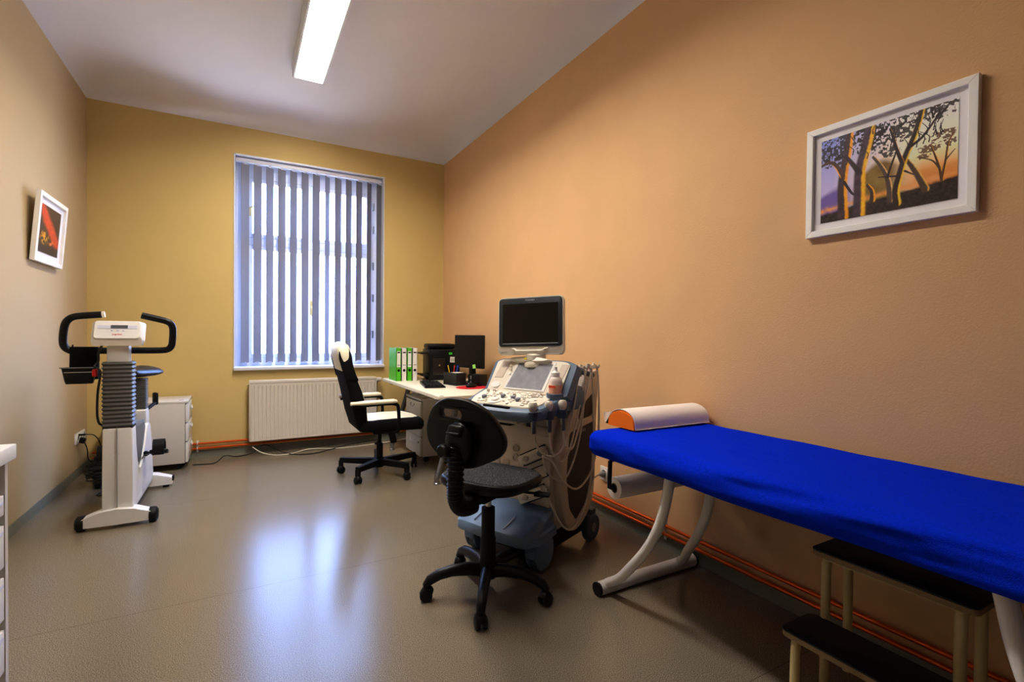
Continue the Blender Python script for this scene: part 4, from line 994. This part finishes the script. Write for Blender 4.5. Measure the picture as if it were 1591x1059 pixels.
# fitted blue cover with pulled folds
def cover():
    b = MB(); W = BX1-BX0+.012; z0, z1 = .628, BZ+.004; Ln = BY1-BY0+.02; ny = 150; nr = 84
    hw_, hh = W/2, (z1-z0)/2; cz = (z0+z1)/2
    base = []
    for k in range(nr):     # rounded rectangle, arc-length spaced
        pass
    r = .044; segs = []
    pr = rr(W, z1-z0, r, 8)
    pts = []
    for i in range(len(pr)):
        a, c = Vector(pr[i]), Vector(pr[(i+1) % len(pr)]); n = max(1, int((c-a).length/.012))
        for j in range(n): pts.append(a+(c-a)*j/n)
    rings = []
    ys = [0, .004, .012, .022, .034, .044]+[.044+(Ln-.088)*k/ny for k in range(1, ny)]+[Ln-.044, Ln-.034, Ln-.022, Ln-.012, Ln-.004, Ln]
    for y in ys:
        e = min(y, Ln-y); k = 0 if e >= .044 else .044-math.sqrt(max(0, .044**2-(.044-e)**2))
        ring = []
        Y = BY1+.01-y
        for p in pts:
            q = Vector((p.x*(hw_-k)/hw_, p.y*(hh-k)/hh)); z = cz+q.y; x = ox+q.x
            nrm = Vector((q.x/hw_, q.y/hh)); side = abs(nrm.x)**6; low = max(0, -nrm.y)
            f1 = noise.noise(Vector((Y*2.2, z*34+Y*3.0, 1.7 if q.x < 0 else 9)))
            f2 = noise.noise(Vector((Y*7, z*22-Y*5, 5)))
            fade = min(1, max(0, (1.5-Y)/.8))*.8+.25
            d = side*(.019*f1*fade+.007*f2)
            t_ = noise.noise(Vector((x*4, Y*4, 3)))*.0035+noise.noise(Vector((x*16, Y*9, 8)))*.0022
            sag = -.016*low*(.5+.5*noise.noise(Vector((Y*1.6, 2, 7))))*abs(nrm.x)
            bow = .012*abs(nrm.x)**2*(nrm.y < .2)*max(0, noise.noise(Vector((Y*1.4, 4, 1))))
            ring.append(Vector((x+(d+bow)*(1 if q.x > 0 else -1)*(1 if q.x < 0 else .2), Y, z+t_*(nrm.y > .5)+sag)))
        rings.append(ring)
    b.loft(rings); return b
tag(cover().build('bed_cover', M['blue'], ang=180), 'royal blue fitted terry cover stretched over the examination bed', 'bed cover')

# neck bolster with paper sheet
PZ = BZ+.009
pl = thing('bolster_pillow', 'orange half-round bolster lying across the head of the blue bed', 'pillow', (1.52, 1.706, PZ))
def half(w, h, x, n=22, e=.75):
    return [Vector((x, -w*math.cos(PI*k/n), h*abs(math.sin(PI*k/n))**e)) for k in range(n+1)]
rings = [half(.076, .06, .002), half(.086, .074, .0), half(.088, .077, .012), half(.088, .077, .46), half(.084, .07, .475)]
b = MB(); b.loft(rings[1:]); b.build('cushion', M['orange'], pl, ang=50)
sh = bpy.data.meshes
b = MB(); n = 26
def sheet(x, off):
    L_ = [Vector((x, -.098-off*.2, .002+off*.5))]+[Vector((x, -(.0885+off)*math.cos(PI*k/n), .004+(.0765+off)*abs(math.sin(PI*k/n))**.75)) for k in range(n+1)]+[Vector((x, .110+off*.2, .004+off*.4)), Vector((x, .120, .022+off*.3)), Vector((x, .124, .052+off*.3))]
    return L_
outer = lambda x: sheet(x, .003); inner = lambda x: sheet(x, .0005)
rings = [outer(x)+inner(x)[::-1] for x in (.004, .1, .2, .3, .4, .485)]
b.loft(rings); tag(b.build('paper_sheet', M['paper'], ang=40), 'white paper sheet wrapped over the orange bolster', 'paper sheet').location = (1.52, 1.706, PZ)

# ------------------------------------------------------------------ step stool
ss = thing('step_stool', 'two-tier step stool with black treads and cream tubular legs', 'step stool', (1.70, .73, 0))
def tread(x0, x1, z, nm):
    b = MB(); b.prism(rr(x1-x0, .43, .02, 5, ((x0+x1)/2-1.70, 0)), 2, z-.022, z-.003, bev=.002); t_ = b.build(nm, M['treadedge'], ss)
    b = MB(); b.prism(rr(x1-x0+.002, .432, .02, 5, ((x0+x1)/2-1.70, 0)), 2, z-.005, z, bev=.002); b.build('rubber_top', M['treadtop'], t_)
tread(1.69, 1.875, .45, 'upper_tread'); tread(1.525, 1.70, .225, 'lower_tread')
for s in (-1, 1):
    y = s*.175
    MB().tube([(.152, y, 0), (.150, y, .36), (.145, y, .40), (.125, y, .425)], .0145, 12, sm=3).build('leg', M['stepcream'], ss)
    MB().tube([(.01, y, 0), (.012, y, .36), (.016, y, .405), (.035, y, .425)], .0145, 12, sm=3).build('leg', M['stepcream'], ss)
    MB().tube([(-.158, y, 0), (-.155, y, .16), (-.148, y, .19), (-.125, y, .2)], .0145, 12, sm=3).build('leg', M['stepcream'], ss)
    MB().box((-.07, y, .197), (.16, .018, .010)).build('side_rail', M['stepcream'], ss)
MB().box((.015, 0, .422), (.014, .36, .010)).build('front_rail', M['stepcream'], ss)
MB().box((-.15, 0, .197), (.014, .36, .010)).build('front_rail', M['stepcream'], ss)

# ------------------------------------------------------------------ counter on the left
CX, CY1, CY0 = -.53, 1.805, -1.3
t = thing('drawer_unit', 'light grey drawer unit at the left edge under a white worktop', 'drawer unit', (-.84, (CY0+CY1)/2, 0))
ax, ay = -.84, (CY0+CY1)/2
b = MB(); b.box(((XL+.003-.565)/2-ax, 0, .43), (-.565-XL-.003, CY1-CY0-.01, .76)); b.box(((XL-.5475)/2-ax+.0015, CY1-.0105-ay, .43), (-.5475-XL-.003, .018, .76)); b.build('carcass', M['offwhite'], t)
b = MB(); b.box((-.88-ax, 0, .025), (.48, CY1-CY0-.04, .05)); b.build('plinth', M['plum'], t)
for col in range(3):
    y1 = CY1-.021-col*.8; y0 = y1-.79
    for z0, z1 in ((.66, .735), (.52, .655), (.38, .515), (.24, .375), (.055, .235)):
        b = MB(); b.box((-.557-ax, (y0+y1)/2-ay, (z0+z1)/2-.004), (.016, y1-y0, z1-z0-.022), bev=.002); d = b.build('drawer', M['white'], t)
        b = MB(); zz = z1-.016
        b.prism([(-.565-ax, zz-.004), (-.5492-ax, zz-.022), (-.5465-ax, zz-.022), (-.5465-ax, zz-.016), (-.562-ax, zz+.004), (-.565-ax, zz+.004)], 1, y0-ay+.01, y1-ay-.012); b.build('lip_handle', M['lipblue'], d)
o = tag(MB().box(((XL+.003+CX)/2, (CY0+CY1)/2, .832), (CX-XL-.003, CY1-CY0, .04), bev=.003).build('worktop', M['tile']), 'white worktop over the drawer unit at the left edge', 'worktop')

# ------------------------------------------------------------------ exercise bike
bk_ = thing('exercise_bike', 'white exercise bike with grey bellows columns by the left wall', 'exercise bike', (-.635, 3.63, 0))
def footbar(y, w, name, caps):
    b = MB(); rings = []
    for q in (-1, -.92, -.5, 0, .5, .92, 1):
        x = q*w; e = abs(q); hd = .048*(1-.25*e*e); top = .115-.045*e*e
        rings.append([Vector((x, y+p, .02+(r_+.5)*(top-.02))) for p, r_ in rr(2*hd, 1, .02, 3)])
    b.loft(rings); fb = b.build(name, M['white'], bk_, ang=50)
    if caps:
        for s in (-1, 1):
            b = MB(); b.tube([(s*w-.012*s, y, .042), (s*w+.004*s, y, .042), (s*(w+.02), y, .042), (s*(w+.03), y, .042)], [.046, .046, .044, .03], 20); 
            b.warp(lambda v: Vector((v.x, v.y, max(.0, v.z)))); b.build('transport_wheel', M['rubber'], fb)
    else:
        for s in (-1, 1):
            b = MB(); b.cyl((s*(w-.04), y, 0), (s*(w-.04), y, .03), .02, seg=16); b.box((s*(w+.004), y, .06), (.012, .05, .035), bev=.004); b.build('rubber_foot', M['rubber'], fb)
footbar(0.03, .165, 'front_foot', True); footbar(.80, .19, 'rear_foot', False)
# lower shell
prof = [(.02, .075), (.02, .30), (.012, .587), (.13, .587), (.15, .47), (.19, .33), (.27, .27), (.38, .31), (.48, .40), (.56, .50), (.60, .515), (.68, .50), (.735, .38), (.77, .22), (.80, .11), (.78, .075)]
def shell(pr, w0): 
    b = MB(); b.prism(fillet(pr, .012, 3), 0, -w0, w0, bev=.014, seg=3); return b
b = shell(prof, .07)
b.warp(lambda v: Vector((v.x*(1.0+.07*max(0, (.45-v.z)/.45)), v.y-(.012*max(0, (.5-v.z))), v.z))); b.build('lower_shell', M['white'], bk_, ang=35)
b = MB(); b.box((0, .006, .34), (.0015, .012, .50)); b.build('shell_seam', M['grey'], bk_)
inset = [(.128, .575), (.15, .47), (.19, .33), (.27, .27), (.38, .31), (.48, .40), (.555, .50), (.50, .56), (.3, .575)]
b = MB(); b.prism(fillet(inset, .01, 3), 0, -.060, .060, bev=.004); b.build('grey_inset', M['grey'], bk_)
b = MB(); b.prism(fillet([(.15, .555), (.17, .47), (.205, .36), (.27, .31), (.36, .345), (.44, .42), (.50, .50), (.47, .545)], .02, 3), 0, -.064, .064); b.build('dark_panel', mat('mid_grey_plastic', (108, 110, 108), .5), bk_)
# front column
b = MB(); b.box((0, .075, .585), (.142, .12, .02), bev=.006); b.build('column_collar', M['blackmat'], bk_)
def bellows(x, y, z0, z1, w, d, n, m, name):
    b = MB(); rings = []
    for k in range(2*n+1):
        e = 1 if k % 2 else .9; z = z0+(z1-z0)*k/(2*n)
        rings.append([Vector((x+p*e, y+q*e, z)) for p, q in rr(w, d, .012, 3)])
    b.loft(rings); return b.build(name, m, bk_, ang=15)
bellows(0, .07, .588, .975, .152, .12, 16, M['bellow'], 'front_bellows')
b = MB(); b.box((0, .07, 1.03), (.108, .075, .13), bev=.012); b.build('column_head', M['white'], bk_)
# seat column
b = MB(); b.prism(fillet([(.60, .44), (.585, .61), (.72, .61), (.745, .40)], .012, 3), 0, -.058, .058, bev=.01); b.build('seat_column', M['white'], bk_)
b = MB(); b.cyl((.0, .575, .515), (0, .555, .515), .024, seg=20); b.build('column_knob', M['black'], bk_)
bellows(0, .655, .61, .825, .118, .10, 18, M['bellow'], 'seat_bellows')
b = MB(); b.box((0, .655, .79), (.05, .06, .04), bev=.01); b.build('saddle_clamp', M['black'], bk_)
b = MB(); rings = []
for y, w, zc, h in ((.50, .012, .868, .016), (.52, .028, .866, .026), (.58, .045, .862, .034), (.66, .075, .858, .040), (.74, .118, .86, .044), (.81, .135, .865, .042), (.845, .115, .868, .03), (.855, .07, .868, .016)):
    rings.append([Vector((w*math.cos(t), y, zc+h*math.sin(t)*(1 if math.sin(t) > 0 else .7)-.10*(w*math.cos(t))**2*6)) for t in [2*PI*k/20 for k in range(20)]])
b.loft(rings); b.build('saddle', mat('dark_saddle', (24, 24, 32), .4), bk_, ang=70)
b = MB(); b.box((.085, .80, .66), (.03, .05, .09), rot=(0, 0, 20), bev=.01); b.tube([(.05, .70, .60), (.085, .78, .63)], .012, 8); b.build('height_lever', M['blackmat'], bk_)
# crank and pedals
b = MB(); b.cyl((-.085, .45, .33), (.085, .45, .33), .018, seg=18); b.build('crank_axle', M['black'], bk_)
for s, a in ((1, 165), (-1, -15)):
    d = Vector((0, math.cos(R(a)), math.sin(R(a))))*.09
    c = Vector((s*.085, .45, .33)); e = c+d
    b = MB(); b.tube([c, e], [.014, .011], 12, sq=(1, 1)); cr_ = b.build('crank_arm', M['black'], bk_)
    b = MB(); pc = e+Vector((s*.075, 0, 0)); b.box(pc, (.1, .075, .026), rot=(-18, 0, 0), bev=.008); b.cyl(e, pc, .006); pd = b.build('pedal', M['black'], cr_)
    rings = []
    for k in range(15):
        t = PI*k/14; yy = -.055*math.cos(t); zz = .085*abs(math.sin(t))**.8-.01
        rings.append([pc+Vector((qx, yy, zz+qz)) for qx, qz in ((-.032, 0), (.032, 0), (.032, .010), (-.032, .010))])
    MB().loft(rings).build('pedal_strap', M['rubber'], pd, ang=50)
# handlebar
hp = [(-.721, 1.254), (-.80, 1.246), (-.853, 1.236), (-.882, 1.21), (-.895, 1.17), (-.902, 1.10), (-.897, 1.065), (-.88, 1.045), (-.85, 1.038), (-.70, 1.038), (-.56, 1.038), (-.44, 1.038), (-.40, 1.045), (-.382, 1.068), (-.377, 1.10), (-.374, 1.17), (-.385, 1.205), (-.411, 1.222), (-.46, 1.236), (-.531, 1.254)]
b = MB(); b.tube([(x+.635, .125-(z-1.04)*.12, z) for x, z in hp], .0195, 16, sm=4); hb_ = b.build('handlebar', M['black'], bk_, ang=60)
MB().tube([(-.721+.635, .099, 1.254), (-.708+.635, .099, 1.256)], .0185, 16).build('bar_end_plug', M['creamplastic'], hb_)
# console
cs = MB()
rings = []
for q, (w, h, y) in enumerate(((.212, .110, .0), (.222, .118, .006), (.256, .142, .05), (.25, .136, .058))):
    rings.append([Vector((x, y, z)) for x, z in rr(w, h, .018, 4)])
cs.loft(rings)
CM = Matrix.Translation((0, .02, 1.165)) @ Matrix.Rotation(R(-24), 4, 'X')
cs.xf(CM); con = cs.build('console', M['white'], bk_, ang=35)
b = MB(); b.prism([(x, z) for x, z in rr(.235, .05, .012, 4)], 1, .005, .075); b.xf(Matrix.Translation((0, .0, 1.095))); b.build('console_chin', M['creamplastic'], con)
b = MB(); b.box((0, -.0008, .016), (.185, .002, .020)); b.xf(CM); b.build('display_strip', M['lipblue'], con)
b = MB(); b.box((.008, -.002, .018), (.08, .002, .020)); b.xf(CM); b.build('display', M['lcd'], con)
for k in (-.025, .003, .03):
    b = MB(); b.box((k, -.001, -.006), (.012, .003, .008), bev=.002); b.xf(CM); b.build('console_button', M['lipblue'], con)
tx = text('ergoline', .014, 'brand_lettering', M['redtxt'], con, (0, 0, 0), (0, 0, 0)); tx.matrix_local = CM @ Matrix.Translation((.0, -.0012, -.03)) @ Euler((R(90), 0, 0)).to_matrix().to_4x4()
MB().tube([(-.065, .06, 1.095), (-.072, .02, 1.07), (-.085, .01, 1.03), (-.09, .03, .98), (-.105, .02, .95), (-.075, .0, .92), (-.088, .005, .80), (-.092, .01, .68), (-.088, .03, .62), (-.075, .05, .60)], .006, 8, sm=6).build('console_lead', M['blackcable'], bk_)
# pouch hanging on the handlebar
pz = thing('cuff_pouch', 'black pouch with red edge hanging from the left bike handlebar', 'pouch', (-.635-.17, 3.745, .85))
b = MB(); rings = []
for z, w, d in ((.02, .130, .05), (.10, .132, .055), (.17, .128, .052), (.212, .126, .045)):
    rings.append([Vector((x, y, z)) for x, y in rr(w, d, .015, 4)])
b.loft(rings); b.build('cuff', M['blackfab'], pz, ang=60)
b = MB(); rings = []
for z, w, d in ((0, .12, .045), (.02, .128, .06), (.085, .15, .07), (.094, .156, .074)):
    rings.append([Vector((x-.010, y-.055, z)) for x, y in rr(w, d, .014, 4)])
b.loft(rings); bx_ = b.build('case', M['black'], pz, ang=60)
b = MB(); b.box((-.012, -.092, .094), (.158, .006, .006)); b.build('metal_edge', M['alu'], bx_)
b = MB()
for k in range(22): b.box((-.07+k*.0058, -.0905, .068), (.0035, .002, .003))
b.build('stitching', M['whitecard'], bx_)
b = MB(); b.box((.062, -.078, .062), (.022, .03, .045), bev=.006); b.build('red_end', M['redglow'], bx_)
b = MB(); b.tube([(-.05, .0, .205), (-.05, -.022, .212), (-.05, -.012, .222)], .004, 6); b.build('hanging_strap', M['blackfab'], pz)

PL = {('office_chair', 'seat_pad'): 'cream leatherette seat pad', ('office_chair', 'headrest'): 'cream leatherette headrest', ('office_chair', 'arm_pad'): 'cream padded armrest',
      ('office_chair', 'backrest_pad'): 'cream leatherette back pad', ('work_chair', 'piston'): 'chrome lift piston', ('work_chair', 'seat_surface'): 'grey-speckled seat surface',
      ('ultrasound_scanner', 'foot_cover'): 'blue-grey sloping foot cover', ('ultrasound_scanner', 'console_tray'): 'blue-grey console tray', ('exercise_bike', 'front_bellows'): 'grey concertina sleeve',
      ('exercise_bike', 'seat_bellows'): 'grey concertina sleeve under the saddle', ('exercise_bike', 'handlebar'): 'black looped handlebar', ('exercise_bike', 'saddle'): 'dark padded saddle',
      ('exam_bed', 'roll_holder'): 'black paper roll holder', ('cuff_pouch', 'red_end'): 'red end piece', ('gel_bottle', 'label_band'): 'pale orange label band', ('desk', 'leg'): 'grey metal desk leg'}
for o in C.objects:
    if o.parent:
        k = (o.parent.name.split('.')[0], o.name.split('.')[0])
        if k in PL: o['label'] = PL[k]

# ------------------------------------------------------------------ light, world, camera
wd = bpy.data.worlds.new('World'); bpy.context.scene.world = wd; wd.use_nodes = True
bg = wd.node_tree.nodes['Background']; bg.inputs[1].default_value = 1
N = wd.node_tree.nodes.new; L = wd.node_tree.links.new
tc = N('ShaderNodeTexCoord'); sx = N('ShaderNodeSeparateXYZ'); L(tc.outputs['Generated'], sx.inputs[0])
cr = N('ShaderNodeMapRange'); cr.inputs['From Min'].default_value = -.06; cr.inputs['From Max'].default_value = .17; L(sx.outputs['Z'], cr.inputs['Value'])
mx = N('ShaderNodeMix'); mx.data_type = 'RGBA'; mx.clamp_result = False; L(cr.outputs[0], mx.inputs['Factor'])
mx.inputs['A'].default_value = (9.6, 9.8, 10.4, 1)      # sunlit facades and street
mx.inputs['B'].default_value = (9, 14, 27, 1)         # open sky
L(mx.outputs['Result'], bg.inputs[0])
ld = bpy.data.lights.new('window_portal', 'AREA'); ld.shape = 'RECTANGLE'; ld.size = 1.42; ld.size_y = 2.04; ld.cycles.is_portal = True
lo = bpy.data.objects.new('window_portal', ld); C.objects.link(lo); lo.location = (.651, YB+D+.05, 1.82); lo.rotation_euler = (R(-90), 0, 0)

f, yaw, pitch, roll = 759.33, R(29.0486), R(.7780), R(-.5596)
fw = Vector((math.sin(yaw)*math.cos(pitch), math.cos(yaw)*math.cos(pitch), -math.sin(pitch))); rt = Vector((math.cos(yaw), -math.sin(yaw), 0)); dn = fw.cross(rt)
rt2 = rt*math.cos(roll)+dn*math.sin(roll); dn2 = dn*math.cos(roll)-rt*math.sin(roll)
cd = bpy.data.cameras.new('camera'); cd.sensor_width = 36; cd.lens = 36*f/1591; cd.clip_start = .02
co = bpy.data.objects.new('camera', cd); C.objects.link(co)
mw_ = Matrix((rt2, -dn2, -fw)).transposed().to_4x4(); mw_.translation = (0, 0, 1.16); co.matrix_world = mw_
bpy.context.scene.camera = co
vs = bpy.context.scene.view_settings; vs.view_transform = 'Standard'; vs.look = 'None'; vs.exposure = .2; vs.gamma = .84
